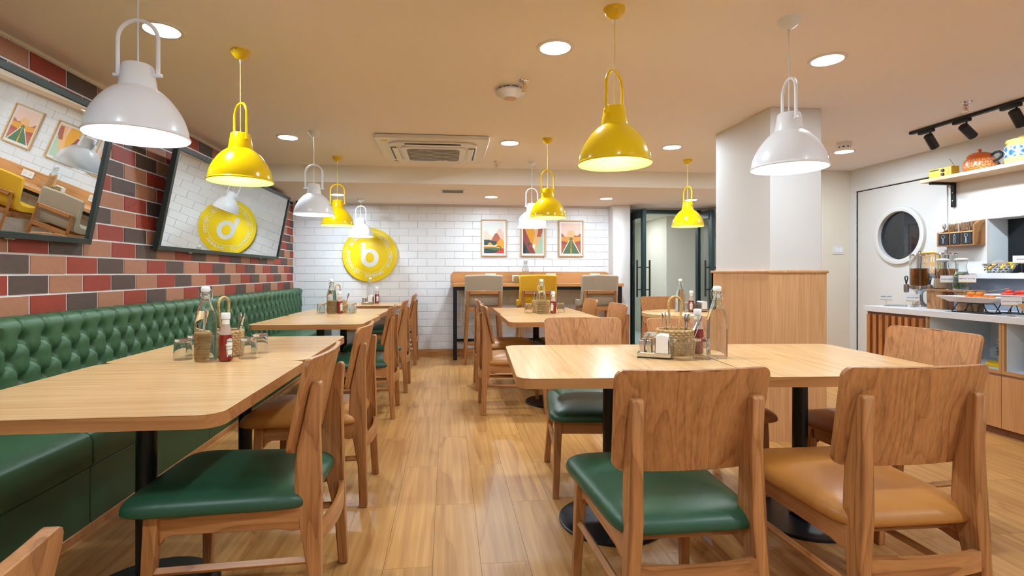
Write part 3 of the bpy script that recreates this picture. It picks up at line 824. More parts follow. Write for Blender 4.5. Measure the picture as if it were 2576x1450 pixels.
# smoke detector, alarm puck, sprinklers, vents
sd = thing('smoke_detector', 'white dome smoke detector in the centre of the ceiling', 'detector', (.385, 3.17, CH))
MB().lathe([(0,0),(.072,0),(.072,-.012),(.086,-.016),(.092,-.026),(.086,-.036),(.055,-.05),(.05,-.058),(.042,-.062),(0,-.062)], 40).build('housing', M['white_pl'], sd, smooth=40)
for k in range(8):
    a0 = 2*pi*k/8+.06; pts = [(.0725*cos(a0+.11*j), .0725*sin(a0+.11*j), -.006) for j in range(6)]
    MB().tube(pts, .0022, 6).build('vent_slot', M['dark_pl'], sd)
MB().lathe([(0,-.0625),(.040,-.0625),(.040,-.0612)], 32).build('lens', P('detector_lens', '#c9a98a', .3), sd)
sd = thing('alarm_sensor', 'white drum shaped alarm sensor near the pillar', 'detector', (3.44, 4.18, CH))
MB().lathe([(0,0),(.058,0),(.058,-.028),(.045,-.034),(.045,-.05),(.03,-.056),(0,-.056)], 32).build('housing', M['white_pl'], sd, smooth=40)
for k in range(8):
    a0 = 2*pi*k/8; MB().box(.0435, .0462, -.008, .008, -.047, -.038, Matrix.Rotation(a0, 4, 'Z')).build('vent_slot', M['dark_pl'], sd)
def sprinkler(x, y, lab):
    s = thing('sprinkler', lab, 'sprinkler', (x, y, CH), 0, 'chrome ceiling sprinklers')
    MB().lathe([(0,0),(.034,0),(.03,-.006),(.014,-.010),(.012,-.02),(0,-.02)], 24).build('escutcheon', M['chrome'], s, smooth=40)
    MB().tube([(-.010,0,-.018),(-.017,0,-.032),(-.012,0,-.05),(0,0,-.058),(.012,0,-.05),(.017,0,-.032),(.010,0,-.018)], .0025, 8).build('yoke', M['chrome'], s, smooth=40)
    MB().cyl((0,0,-.02), (0,0,-.05), .003, n=8).build('glass_bulb', P('sprinkler_bulb', '#e0701c', .2), s)
    MB().lathe([(0,-.058),(.017,-.06),(.017,-.062),(0,-.062)], 16).build('deflector', M['chrome'], s)
sprinkler(.449, 3.029, 'chrome sprinkler beside the smoke detector'); sprinkler(3.435, 3.111, 'chrome sprinkler above the black track rail'); sprinkler(.495, 5.25, 'chrome sprinkler just before the soffit edge')
def vent(x, y, lab, w=.28, d=.26):
    v = thing('air_vent', lab, 'vent', (x, y, SF))
    m_ = MB(); n4 = 4
    for (a, b_, c_, d_) in ((-w/2, w/2, -d/2, -d/2+.02), (-w/2, w/2, d/2-.02, d/2), (-w/2, -w/2+.02, -d/2+.02, d/2-.02), (w/2-.02, w/2, -d/2+.02, d/2-.02)):
        MB().box(a, b_, c_, d_, -.008, 0).build('frame_bar', M['white_pl'], v)
    MB().box(-w/2+.02, w/2-.02, -d/2+.02, d/2-.02, -.002, 0).build('duct', M['dark_pl'], v)
    k = -d/2+.03
    while k < d/2-.03:
        MB().box(-w/2+.02, w/2-.02, k, k+.010, -.007, -.002).build('slat', M['grey_pl'], v); k += .024
vent(.06, 6.06, 'rectangular vent in the soffit above the brick wall'); vent(3.7, 6.35, 'vent in the soffit beside the pillar', .3, .3)

# track light
tr = thing('track_light', 'black track rail with three adjustable spot heads over the buffet', 'track light', (3.725, 2.9, CH))
MB().box(-.018, .018, -1.2, .92, -.022, 0).build('rail', M['blackm'], tr, bevel=.002)
def spot(yy, aim):
    h = MB().box(-.016, .016, yy-.075, yy+.045, -.046, -.023).build('adapter', M['blackm'], tr, bevel=.003)
    MB().cyl((0, yy-.05, -.046), (0, yy-.05, -.095), .006, n=10).build('stem', M['blackm'], h, smooth=40)
    d = Vector(aim).normalized(); c0 = Vector((0, yy-.05, -.105))
    q = d.to_track_quat('Z', 'Y').to_matrix().to_4x4()
    Mx = Matrix.Translation(c0) @ q
    MB().lathe([(0,-.03),(.024,-.045),(.03,-.04),(.03,.075),(.025,.075),(.024,.06),(0,.055)], 28, M=Mx).build('spot_head', M['blackm'], h, smooth=40)
    MB().lathe([(0,.062),(.0235,.062)], 24, M=Mx).build('spot_lens', M['diff'], h)
    l = bpy.data.lights.new('track_beam', 'SPOT'); l.energy = W_SPOT; l.spot_size = RAD(85); l.spot_blend = .6; l.shadow_soft_size = .022; l.color = NEUT
    lo = bpy.data.objects.new('track_beam', l); COL.objects.link(lo); lo.parent = tr
    lo.matrix_local = Matrix.Translation(c0 + d*.08) @ (-d).to_track_quat('Z', 'Y').to_matrix().to_4x4()
spot(.80, (.62, .12, -.72)); spot(.52, (.80, .10, -.55)); spot(.19, (.62, .10, -.75))
# ================================================================ LETTERING
_gl = {}
def glyph(ch):
    if ch not in _gl:
        cu = bpy.data.curves.new('g', 'FONT'); cu.body = ch; cu.size = 1.0; cu.offset = (0 if ch in 'MWN' else .010); cu.resolution_u = 3
        ob = bpy.data.objects.new('g', cu); COL.objects.link(ob)
        me = bpy.data.meshes.new_from_object(ob)
        vs = [tuple(v.co) for v in me.vertices]; fs = [tuple(p.vertices) for p in me.polygons]
        _gl[ch] = (vs, fs, (min([v[0] for v in vs], default=0), max([v[0] for v in vs], default=.25)))
        bpy.data.objects.remove(ob); bpy.data.meshes.remove(me); bpy.data.curves.remove(cu)
    return _gl[ch]
def layout(s, gap=.07, space=.3):
    out = []; x = 0
    for ch in s:
        if ch == ' ': x += space; continue
        vs, fs, (a, b) = glyph(ch); out.append((ch, x-a, x+(b-a)/2)); x += (b-a)+gap
    return out, x-gap
def text_flat(mb, s, size, Mx):
    lay, w = layout(s)
    for ch, x, c in lay:
        vs, fs, _ = glyph(ch); mb.add([(size*(v[0]+x-w/2), size*v[1], 0) for v in vs], fs, Mx)
    return w*size
def text_arc(mb, s, size, r, a0, a1, Mx):
    """letters with their feet towards the centre, running clockwise from angle a0 to a1"""
    lay, w = layout(s, .16, .34)
    for ch, x, c in lay:
        vs, fs, _ = glyph(ch); a = a0 + (a1-a0)*(c/w)
        L_ = Mx @ Matrix.Rotation(a-pi/2, 4, 'Z') @ Matrix.Translation((0, r, 0))
        mb.add([(size*(v[0]+x-c), size*(v[1]-.35), 0) for v in vs], fs, L_)

# ================================================================ WALL THINGS
def mirror(y0, y1, label):
    L = y1-y0; Hm = .762; fw = .032
    m = thing('wall_mirror', label, 'mirror', (XL+.043, (y0+y1)/2, 1.315)); m.rotation_euler = (0, RAD(MIR_TILT), 0)
    for (a, b_, c, d) in ((-L/2, L/2, 0, fw), (-L/2, L/2, Hm-fw, Hm), (-L/2, -L/2+fw, fw, Hm-fw), (L/2-fw, L/2, fw, Hm-fw)):
        MB().box(-.025, .012, a, b_, c, d).build('frame_bar', M['mframe'], m, bevel=.002)
    MB().box(-.012, .0, -L/2+fw*.8, L/2-fw*.8, fw*.8, Hm-fw*.8).build('mirror_glass', M['mirror'], m)
    for yy in (-L*.3, L*.3):
        MB().cyl((-.03, yy, Hm-.05), (-.20, yy, Hm-.005), .004, n=8).build('support_chain', M['steel'], m)
        MB().box(-.03, -.012, yy-.03, yy+.03, -.008, 0).build('clip', M['steel'], m)
MIR_TILT = 11.0
mirror(.57, 3.187, 'black framed wall mirror at the left edge reflecting prints and stools')
mirror(3.866, 6.484, 'black framed wall mirror reflecting the round yellow sign')

lg = thing('logo_sign', 'round yellow sign with a white letter b on white brick wall', 'sign', (-1.06, YB-.012, 1.399))
ML = Matrix.Rotation(pi/2, 4, 'X')      # local xy -> xz, facing -y
MB().lathe([(0,.028),(.367,.028),(.371,.024),(.371,.0),(0,0)], 96, M=ML).build('disc', M['b_yellow'], lg, smooth=40)
Mf = ML @ Matrix.Translation((0, 0, .029))
k_ = MB(); n = 48
def ell(rx, ry, cx, cy): return [(cx+rx*cos(2*pi*k/n), cy+ry*sin(2*pi*k/n)) for k in range(n)]
o_ = ell(.120, .127, 0, -.039); i_ = ell(.057, .070, -.002, -.037)
k_.add([(p[0], p[1], 0) for p in o_+i_], [(k, (k+1) % n, n+(k+1) % n, n+k) for k in range(n)], Mf)
k_.add([(-.117, -.04, .0002), (-.058, -.04, .0002), (-.058, .168, .0002), (-.117, .168, .0002)], [(0,1,2,3)], Mf)
k_.build('letter_b', M['b_white'], lg)
for (s, a0, a1) in (('BLOOM CAFE', 153, 80), ('EATING', 64, 24), ('MEETING', 9, -36), ('DRINKING', -52, -104), ('CO-WORKING', -121, -192), ('.', 71, 71), ('.', 17, 17), ('.', -44, -44), ('.', -112, -112)):
    w_ = MB(); 
    if s == '.':
        a = RAD(a0); w_.lathe([(0,0),(.006,0)], 10, c=(.284*cos(a), .284*sin(a), 0), M=Mf); w_.build('dot', M['b_line'], lg)
    else:
        text_arc(w_, s, .058, .286, RAD(a0), RAD(a1), Mf); w_.build('ring_lettering', M['b_white'], lg)
def arcline(r, a0, a1):
    nn_ = 60; vs = []
    for k in range(nn_+1):
        a = RAD(a0+(a1-a0)*k/nn_); vs += [((r-.0035)*cos(a), (r-.0035)*sin(a), 0), ((r+.0035)*cos(a), (r+.0035)*sin(a), 0)]
    MB().add(vs, [(2*k, 2*k+1, 2*k+3, 2*k+2) for k in range(nn_)], Mf).build('ring_line', M['b_line'], lg)
arcline(.325, 29, 233); arcline(.249, 43, -135)

# framed prints: one flat mesh per picture, coloured cell by cell
AC = {k: P('print_'+k, v, .6) for k, v in dict(sky='#d6dcd8', sand='#dcc6b2', pink='#dcb9ac', rust='#a55c45', brick='#9a4a40', ochre='#d99a2e', orange='#cf9038', green='#4d6a4c', dgreen='#2f4644', dark='#26303a', red='#c83a28', cream='#ece6d6', blush='#e2c4b6', peach='#dcae7c', plum='#8e4a48', mint='#a9c4ac').items()}
def hump(x, c, w, h): return h*math.exp(-((x-c)/w)**2)
def pic1(x, y):
    c = 'sky'
    if y < .52+hump(x,.8,.22,.30)+hump(x,.1,.2,.22): c = 'pink' if x > .45 else 'sand'
    if y < .30+hump(x,.62,.25,.36): c = 'rust'
    if y < .38+hump(x,.05,.4,.08) and x < .62 and y < .46: c = 'dgreen' if y < .44 else c
    if y < .24+hump(x,.85,.20,.25)+hump(x,.3,.12,.12): c = 'ochre'
    if y < .26 and y > .235 and x < .7: c = 'cream'
    if y < .22-hump(x,.9,.4,.06): c = 'orange' if y > .19 else 'green'
    if y < .235*(1-x*2.4): c = 'rust'
    if y < .10+hump(x,.1,.3,.05): c = 'dgreen'
    if y < hump(x,.95,.28,.16): c = 'red'
    if abs(sqrt((x-.72)**2+(y-.15)**2*2)-.13) < .018 and y > .12 and x > .62: c = 'dark'
    return c
def pic2(x, y):
    c = 'sand'
    if x < .62-.0*y and y > .28+abs(x-.42)*.5: c = 'ochre'
    if abs(x-.62) < .10*(y-.6)*2.4 and y > .62: c = 'pink'
    if x > .52+.28*(.9-y)*0+ (y-.35)*.25: c = 'peach' if y > .3 else 'cream'
    if x > .60+(y-.2)*.30 and y < .95: c = 'rust' if y > .55 else 'peach'
    if x > .62+(y-.05)*.55 and y < .75: c = 'mint'
    if y < .92-x*1.45 or (y < .34-(x-.3)*.75 and y > .10 and x < .56): c = 'plum'
    if y < .46-x*1.4: c = 'dgreen'
    if y < .2 and x < .14: c = 'dark'
    if abs(sqrt((x-.36)**2+(y-.26)**2*2)-.11) < .015 and y > .26: c = 'dark'
    return c
def pic3(x, y):
    c = 'blush'
    if (x-.5)**2+((y-.62)*1.45)**2 < .045: c = 'peach'
    if y < .56+hump(x,.03,.09,.10)+hump(x,.98,.14,.10)+hump(x,.72,.06,.05): c = 'rust'
    if y < .56: c = 'orange'
    if y < .36+.06*abs(x-.5)*2: c = 'brick'
    if y < .30: c = 'rust'
    hw = .44*(.54-y)/.54
    if y < .54 and abs(x-.5) < hw+.03: c = 'cream' if y < .45 else 'green'
    if y < .54 and abs(x-.5) < hw-.01: c = 'green'
    if y < .46 and abs(x-.5) < .012+.03*(.46-y): c = 'ochre'
    return c
def art(xc, fn, label):
    a = thing('framed_print', label, 'framed print', (xc, YB-.010, 1.645), 0, 'framed landscape prints')
    W_, H_, f = .365, .52, .016
    for (x0, x1, z0, z1) in ((-W_/2, W_/2, -H_/2, -H_/2+f), (-W_/2, W_/2, H_/2-f, H_/2), (-W_/2, -W_/2+f, -H_/2+f, H_/2-f), (W_/2-f, W_/2, -H_/2+f, H_/2-f)):
        MB().box(x0, x1, -.022, 0, z0, z1).build('frame_bar', M['frame_oak'], a, bevel=.002)
    MB().box(-W_/2+f, W_/2-f, -.006, 0, -H_/2+f, H_/2-f).build('mat_board', M['paper'], a)
    w, h = W_-2*f-.05, H_-2*f-.055; nx, ny = 72, 104; names = list(AC)
    m_ = MB(); m_.grid(nx+1, ny+1, lambda u, v: (-w/2+w*u, -.0065, -h/2+h*v), mif=lambda i, j: names.index(fn((i+.5)/nx, (j+.5)/ny)))
    m_.build('print', [AC[k] for k in names], a)
art(.65, pic1, 'framed print of layered mountains, leftmost of the three prints')
art(1.205, pic2, 'framed print of a canyon, partly hidden by a white pendant')
art(1.757, pic3, 'framed print of a road and setting sun, rightmost of the three')

# light switch on the alcove wall
sw = thing('light_switch', 'white switch plate on the cream wall beside kitchen door', 'light switch', (4.312, 5.33, 1.405))
MB().box(-.07, .07, -.009, 0, -.045, .045).build('plate', M['white_pl'], sw, bevel=.004)
for s in (-.022, .022): MB().box(s-.0205, s+.0205, -.013, -.009, -.026, .026).build('rocker', M['white_en'], sw, bevel=.002)
# camera by the mirror corner
cc = thing('security_camera', 'small dark camera at the ceiling corner above far mirror end', 'camera', (-1.98, 7.12, 2.055))
MB().lathe([(0,.055),(.03,.055),(.03,.03),(.026,.0),(.012,-.018),(0,-.02)], 24).build('dome', M['blackm'], cc, smooth=40)

# ================================================================ TABLE SETTINGS
def swing_bottle(x, y, z, label, rz=0, s=1.0):
    b = thing('water_bottle', label, 'bottle', (x, y, z), D(rz), 'swing top water bottles'); 
    out = [(0,.0),(.038,.0),(.044,.004),(.046,.012),(.046,.165),(.044,.185),(.037,.215),(.027,.245),(.0195,.27),(.017,.285),(.019,.289),(.0215,.295),(.0215,.303),(.0165,.308)]
    inn = [(.012,.308),(.0135,.285),(.016,.27),(.0235,.245),(.0305,.225),(0,.225)]
    MB().lathe(out+inn, 40).build('glass_body', M['water'], b, smooth=50)
    MB().lathe([(.0,.300),(.011,.300),(.011,.310),(.0175,.311),(.019,.316),(.0185,.328),(.015,.334),(0,.335)], 24).build('stopper', M['cap'], b, smooth=40)
    MB().tube([(-.0185,0,.322),(-.026,0,.312),(-.026,-.004,.285),(-.024,-.012,.270),(-.012,-.02,.266),(.012,-.02,.266),(.024,-.012,.270),(.026,-.004,.285),(.026,0,.312),(.0185,0,.322)], .0013, 6).build('wire_bail', M['steel'], b, smooth=60)
    MB().tube([(.0200*cos(a), .0200*sin(a), .279) for a in [2*pi*k/20 for k in range(20)]], .0012, 6, closed=True).build('wire_collar', M['steel'], b, smooth=60)
    return b
def ketchup_bottle(x, y, z, label, rz=0):
    b = thing('ketchup_bottle', label, 'bottle', (x, y, z), D(rz), 'glass ketchup bottles')
    MB().lathe([(0,0),(.024,0),(.0275,.004),(.0285,.012),(.0285,.085),(.0275,.105),(.0255,.118),(0,.118)], 10).build('sauce_body', M['ketchup'], b, smooth=30)
    MB().lathe([(.0257,.1185),(.0205,.145),(.0155,.168),(.0148,.188),(0,.188),(0,.1185)], 20).build('glass_neck', M['kneck'], b, smooth=50)
    MB().lathe([(.0162,.160),(.0156,.186),(.0150,.186),(.0156,.160)], 20, closed=True).build('neck_band', M['label_w'], b, smooth=40)
    MB().lathe([(0,.188),(.0185,.188),(.019,.191),(.019,.213),(.0175,.216),(0,.216)], 24).build('cap', M['cap'], b, smooth=40)
    # keystone label wrapped on the front
    def wrap(pts, r, mat, nm, zo=0):
        m_ = MB(); n_ = len(pts)
        m_.add([(r*sin(px), -r*cos(px), pz) for px, pz in pts], [tuple(range(n_))]).build(nm, mat, b)
    R0 = .0291
    def key(sc_): return [(-.42*sc_, .020+.05*(1-sc_)), (.42*sc_, .020+.05*(1-sc_)), (.62*sc_, .078), (.50*sc_, .080), (.44*sc_, .098-.02*(1-sc_)), (0, .104-.02*(1-sc_)), (-.44*sc_, .098-.02*(1-sc_)), (-.50*sc_, .080), (-.62*sc_, .078)]
    def fan(sc_, r):
        k = key(sc_); n_ = len(k)
        vs = [(0, -r*1.0, .06)] + [(r*sin(a_), -r*cos(a_), z_) for a_, z_ in k]
        # subdivide each wedge along the surface
        m_ = MB(); vs = []; fs = []; K = 6
        for i in range(n_):
            a0_, z0_ = k[i]; a1_, z1_ = k[(i+1) % n_]
            o = len(vs)
            for u in range(K+1):
                t_ = u/K
                vs += [(r*sin(a0_*t_), -r*cos(a0_*t_), .06+(z0_-.06)*t_), (r*sin(a1_*t_), -r*cos(a1_*t_), .06+(z1_-.06)*t_)]
            for u in range(K): fs.append((o+2*u, o+2*u+1, o+2*u+3, o+2*u+2))
        m_.add(vs, fs); return m_
    fan(1.0, R0).build('label_card', M['label_w'], b)
    fan(.88, R0+.0003).build('label_border', M['label_g'], b)
    fan(.80, R0+.0006).build('label_face', M['label_w'], b)
    m_ = MB()
    for s, zz, hh in (('HEINZ', .086, .0095), ('TOMATO', .064, .0085), ('KETCHUP', .050, .0085)):
        lay, w = layout(s)
        for ch, xx, c in lay:
            vs, fs, _ = glyph(ch)
            m_.add([((R0+.0012)*sin((hh*(v[0]+xx-w/2))/R0), -(R0+.0012)*cos((hh*(v[0]+xx-w/2))/R0), zz+hh*v[1]) for v in vs], fs)
    m_.build('label_lettering', M['ink'], b)
    return b
def tumbler(x, y, z, label, group, src=[None]):
    if src[0] is None:
        b = thing('tumbler', label, 'glass', (x, y, z), 0, group)
        # upside-down tumbler with a thick faceted base on top
        MB().lathe([(.040,0),(.0385,.03),(.0345,.088),(.032,.094),(0,.094),(0,.082),(.029,.082),(.0325,.075),(.0370,.03),(.0385,0)], 32, closed=True).build('glass_body', M['glass'], b, smooth=40)
        src[0] = b; return b
    return dup(src[0], (x, y, z), random.random(), label, group)
def wicker_basket(x, y, z, label, rz=0, r=.085, h=.118):
    b = thing('wicker_basket', label, 'basket', (x, y, z), D(rz), 'wicker cutlery baskets')
    nu, nv = 132, 56
    def fn(u, v):
        # outside up, over the rim, inside down to the floor
        if v < .62:
            t_ = v/.62; zz = h*t_; rr_ = r*(.93+.09*t_)
            row = t_*10; col_ = u*22
            bump = .0050*(abs(sin(pi*row))**.8)*(.5+.5*sin(2*pi*col_ + pi*int(row)))
            rr_ += bump
        elif v < .70:
            t_ = (v-.62)/.08; rr_ = r*1.02 - .004 + .004*cos(pi*t_); zz = h + .004*sin(pi*t_)
        elif v < .95:
            t_ = (v-.70)/.25; zz = h*(1-t_)+.006*t_; rr_ = r*(1.02-.09*t_)-.008
        else:
            t_ = (v-.95)/.05; zz = .006; rr_ = (r*.93-.008)*(1-t_)+.0005
        return (rr_*cos(2*pi*u), rr_*sin(2*pi*u), zz)
    MB().grid(nu, nv*2, fn, closeu=True).build('woven_body', M['wicker'], b, smooth=60)
    hp = [(-.020,0,.03),(-.022,0,h+.01),(-.030,0,h+.06),(-.036,0,h+.11)] + [(-.036*cos(a), 0, h+.125+.036*sin(a)) for a in [pi*k/10 for k in range(11)]] + [(.036,0,h+.11),(.030,0,h+.06),(.022,0,h+.01),(.020,0,.03)]
    pts = []; rad_ = []
    for i in range(len(hp)-1):
        for k in range(6):
            t_ = k/6; pts.append([hp[i][q]+(hp[i+1][q]-hp[i][q])*t_ for q in range(3)]); rad_.append(.0052+(.0008 if (len(pts) % 2) else 0))
    MB().tube(pts, rad_, 10).build('hoop_handle', M['wicker2'], b, smooth=70)
    return b
_cut = {}
def cutlery(kind, x, y, z, tilt, az, label, group):
    if kind not in _cut:
        m_ = MB()
        if kind == 'spoon':
            m_.tube([(0,0,0),(0,0,.06),(0,.002,.12),(0,0,.145)], [.0045,.003,.0026,.004], 8)
            m_.sup(.0145, .0035, .026, 1, 1, (0, 0, .166), 16, 10)
        elif kind == 'fork':
            m_.tube([(0,0,0),(0,0,.06),(0,.002,.12),(0,0,.145)], [.0045,.003,.0026,.005], 8)
            m_.box(-.010, .010, -.0015, .0015, .143, .158)
            for k in range(4): m_.box(-.010+.0056*k, -.0066+.0056*k, -.0013, .0013, .156, .186)
        else:
            m_.tube([(0,0,0),(0,0,.09)], [.004,.005], 8); m_.box(-.008, .008, -.0012, .0012, .088, .182)
        _cut[kind] = m_.mesh(kind, M['chrome'], 40)
    o = bpy.data.objects.new(kind, _cut[kind]); COL.objects.link(o); o.location = (x, y, z)
    o.rotation_euler = (RAD(-tilt), 0, RAD(az)); tag(o, label, kind if kind != 'knife' else 'knife', group); return o
def napkin_holder(x, y, z, rz, label):
    b = thing('napkin_holder', label, 'napkin holder', (x, y, z), D(rz), 'chrome napkin holders')
    MB().box(-.075, .075, -.04, .04, 0, .004).build('base', M['blackm'], b)
    MB().box(-.075, .075, -.04, .04, .004, .026).build('tray', M['chrome'], b, bevel=.003)
    for xx in (-.055, -.022):
        MB().box(xx-.010, xx+.010, -.037, -.028, .026, .082).build('post', M['chrome'], b, bevel=.002)
        MB().box(xx-.010, xx+.010, .028, .037, .026, .082).build('post', M['chrome'], b, bevel=.002)
    MB().box(.0, .006, -.038, .038, .026, .098).build('side_plate', M['chrome'], b, bevel=.002)
    MB().box(.066, .072, -.038, .038, .026, .09).build('side_plate', M['chrome'], b, bevel=.002)
    nk = MB().prism([(.008,.027),(.064,.027),(.062,.102),(.05,.108),(.03,.11),(.010,.104)], 'y', -.048, .048).build('napkins', M['paper'], b)
    return b
Z = TT+.0005
# bench side front table
swing_bottle(-1.085, 2.452, Z, 'clear swing top water bottle on the front bench side table', 20)
ketchup_bottle(-.992, 2.435, Z, 'ketchup bottle beside water bottle on the front bench side table', 58)
wicker_basket(-1.07, 2.605, Z, 'wicker basket behind the bottles on the front bench side table', 75)
G1 = 'upturned tumblers on the front bench side table'
for x, y, q in ((-1.205, 2.50, 'nearer'), (-1.215, 2.64, 'farther')): tumbler(x, y, Z, q+' upturned tumbler left of the water bottle on front bench side table', G1)
for x, y, q in ((-.922, 2.51, 'nearer'), (-.925, 2.67, 'farther')): tumbler(x, y, Z, q+' upturned tumbler right of the ketchup on front bench side table', G1)
for k, (kd, dx, dy, tl, az) in enumerate((('fork', -.045, .0, 14, 95), ('fork', -.05, .03, 18, 70), ('spoon', .045, .01, 14, -80), ('knife', .05, -.02, 17, -100), ('spoon', .03, .04, 10, -40))):
    cutlery(kd, -1.07+dx, 2.605+dy, Z+.012, tl, az, 'steel %s standing in the basket on front bench side table' % kd, 'cutlery in the front bench side basket')
# bench side middle tables
swing_bottle(-1.13, 5.20, Z, 'clear swing top water bottle on the middle bench side tables', 10)
ketchup_bottle(-1.05, 5.19, Z, 'ketchup bottle on the middle bench side tables', 50)
wicker_basket(-1.10, 5.34, Z, 'wicker basket on the middle bench side tables', 60)
G2 = 'upturned tumblers on the middle bench side tables'
for x, y, q in ((-1.235, 5.22, 'nearer left'), (-1.245, 5.36, 'farther left'), (-.945, 5.19, 'nearer right'), (-.95, 5.33, 'farther right')): tumbler(x, y, Z, q+' upturned tumbler on the middle bench side tables', G2)
for (kd, dx, dy, tl, az) in (('spoon', -.05, .0, 14, 95), ('spoon', .05, .0, 20, -80), ('fork', .055, .02, 16, -60)):
    cutlery(kd, -1.10+dx, 5.34+dy, Z+.012, tl, az, 'steel %s in the basket on middle bench side tables' % kd, 'cutlery in the middle bench side basket')
# small table by the white wall
swing_bottle(-1.0, 6.85, Z, 'clear swing top water bottle on the table against the white brick wall', 0)
napkin_holder(-1.015, 6.74, Z, 0, 'chrome napkin holder on the table against the white brick wall')
ketchup_bottle(-.915, 6.86, Z, 'ketchup bottle on the table against the white brick wall', 20)
# middle row
swing_bottle(.905, 4.945, Z, 'clear swing top water bottle on the middle row tables', 0)
wicker_basket(.93, 5.10, Z, 'wicker basket behind the bottle on middle row tables', 10)
ketchup_bottle(1.03, 4.985, Z, 'ketchup bottle on the middle row tables', -40)
for x, y, q in ((.795, 5.06, 'left'), (1.13, 5.10, 'right')): tumbler(x, y, Z, 'upturned tumbler %s of the basket on middle row tables' % q, 'upturned tumblers on the middle row tables')
for (kd, dx, dy, tl, az) in (('fork', -.055, .0, 10, 95), ('spoon', -.035, .03, 8, 70), ('fork', -.04, -.03, 8, 110), ('spoon', .055, .0, 14, -85)):
    cutlery(kd, .93+dx, 5.09+dy, Z+.012, tl, az, 'steel %s in the basket on middle row tables' % kd, 'cutlery in the middle row basket')
# foreground right table
napkin_holder(.965, 2.335, Z, -28, 'chrome napkin holder with white napkins on the foreground table')
wicker_basket(1.112, 2.44, Z, 'wicker basket with hoop handle on the foreground table', 8)
swing_bottle(1.258, 2.31, Z, 'large clear swing top water bottle on the foreground table', -25)
ketchup_bottle(1.235, 2.455, Z, 'ketchup bottle behind the basket on the foreground table', 150)
G3 = 'upturned tumblers on the foreground table'
for x, y, q in ((1.062, 2.265, 'beside the napkin holder'), (1.168, 2.28, 'beside the large bottle')): tumbler(x, y, Z, 'upturned tumbler %s before the foreground wicker basket' % q, G3)
tumbler(1.02, 2.52, Z, 'upturned tumbler behind the napkin holder on foreground table', G3)
for (kd, dx, dy, tl, az) in (('spoon', -.045, .0, 9, 80), ('spoon', -.03, .03, 5, 60), ('spoon', -.02, -.03, 10, 60), ('spoon', .035, .0, 10, -70), ('knife', .055, .01, 20, -85), ('fork', .05, -.02, 20, -100), ('spoon', .04, .03, 12, -60)):
    cutlery(kd, 1.118+dx, 2.43+dy, Z+.012, tl, az, 'steel %s standing in the basket on foreground table' % kd, 'cutlery in the foreground basket')
# round table and bar
swing_bottle(2.37, 5.08, Z, 'clear swing top water bottle on the round table', 0)
ketchup_bottle(2.455, 5.01, Z, 'ketchup bottle on the round table', -30)
tumbler(2.44, 5.13, Z, 'upturned tumbler on the round table', 'tumbler on the round table')
napkin_holder(2.56, 5.06, Z, 10, 'chrome napkin holder on the round table')
swing_bottle(1.075, 7.10, 1.0105, 'clear swing top water bottle on the wall bar', 0)
napkin_holder(.94, 7.06, 1.0105, 90, 'chrome napkin holder on the wall bar')
tumbler(1.17, 7.12, 1.0105, 'tumbler on the wall bar beside bottle', 'tumbler on the wall bar')
# ================================================================ BUFFET COUNTER
CT = .85; CF = 3.86; CE = 4.40
wt = tag(MB().box(3.84, XR, 1.3, 4.425, CT-.05, CT).build('worktop', M['stone'], bevel=.003), 'long white worktop of the buffet counter', 'worktop')
def carcass(y0, y1, label, slats=False, open_top=True):
    u = thing('buffet_cabinet', label, 'cabinet', (CF, (y0+y1)/2, 0), 0, 'buffet cabinets under the white worktop'); oy = (y0+y1)/2
    a, b_ = y0-oy, y1-oy
    MB().box(.05, .58, a+.001, b_-.001, 0, .055).build('kickboard', M['slat_back'], u)
    if slats:
        MB().box(.022, .58, a+.001, b_-.001, .055, .798).build('body', M['cab'], u)
        MB().box(.012, .022, a+.001, b_-.001, .055, .798).build('slat_backing', M['slat_back'], u)
        n_ = int((y1-y0)/.062)
        for k in range(n_):
            c = a + (k+.5)*(y1-y0)/n_
            MB().box(-.012, .012, c-.017, c+.017, .06, .775).build('slat', M['slat'], u, bevel=.002)
        return u
    MB().box(.02, .58, a+.001, a+.02, .055, .798).build('side_panel', M['niche'], u)
    MB().box(.02, .58, b_-.02, b_-.001, .055, .798).build('side_panel', M['niche'], u)
    MB().box(.56, .58, a+.02, b_-.02, .055, .798).build('back_panel', M['niche'], u)
    MB().box(.02, .56, a+.02, b_-.02, .445, .463).build('niche_floor', M['niche'], u)
    for (c0, c1, z0, z1) in ((a+.001, a+.018, .463, .798), (b_-.018, b_-.001, .463, .798), (a+.001, b_-.001, .44, .463)):
        MB().box(0, .02, c0, c1, z0, z1).build('edge_strip', M['cab_edge'], u)
    MB().box(.004, .02, a+.001, b_-.001, .425, .44).build('finger_rail', M['slat_back'], u)
    MB().box(0, .02, a+.002, b_-.002, .06, .424).build('door', M['cab'], u, bevel=.0015)
    return u
carcass(3.825, 4.42, 'slatted wooden end cabinet of the buffet counter', slats=True)
carcass(3.247, 3.825, 'open niche buffet cabinet holding the glassware')
carcass(2.66, 3.247, 'open niche buffet cabinet holding the stack of plates')
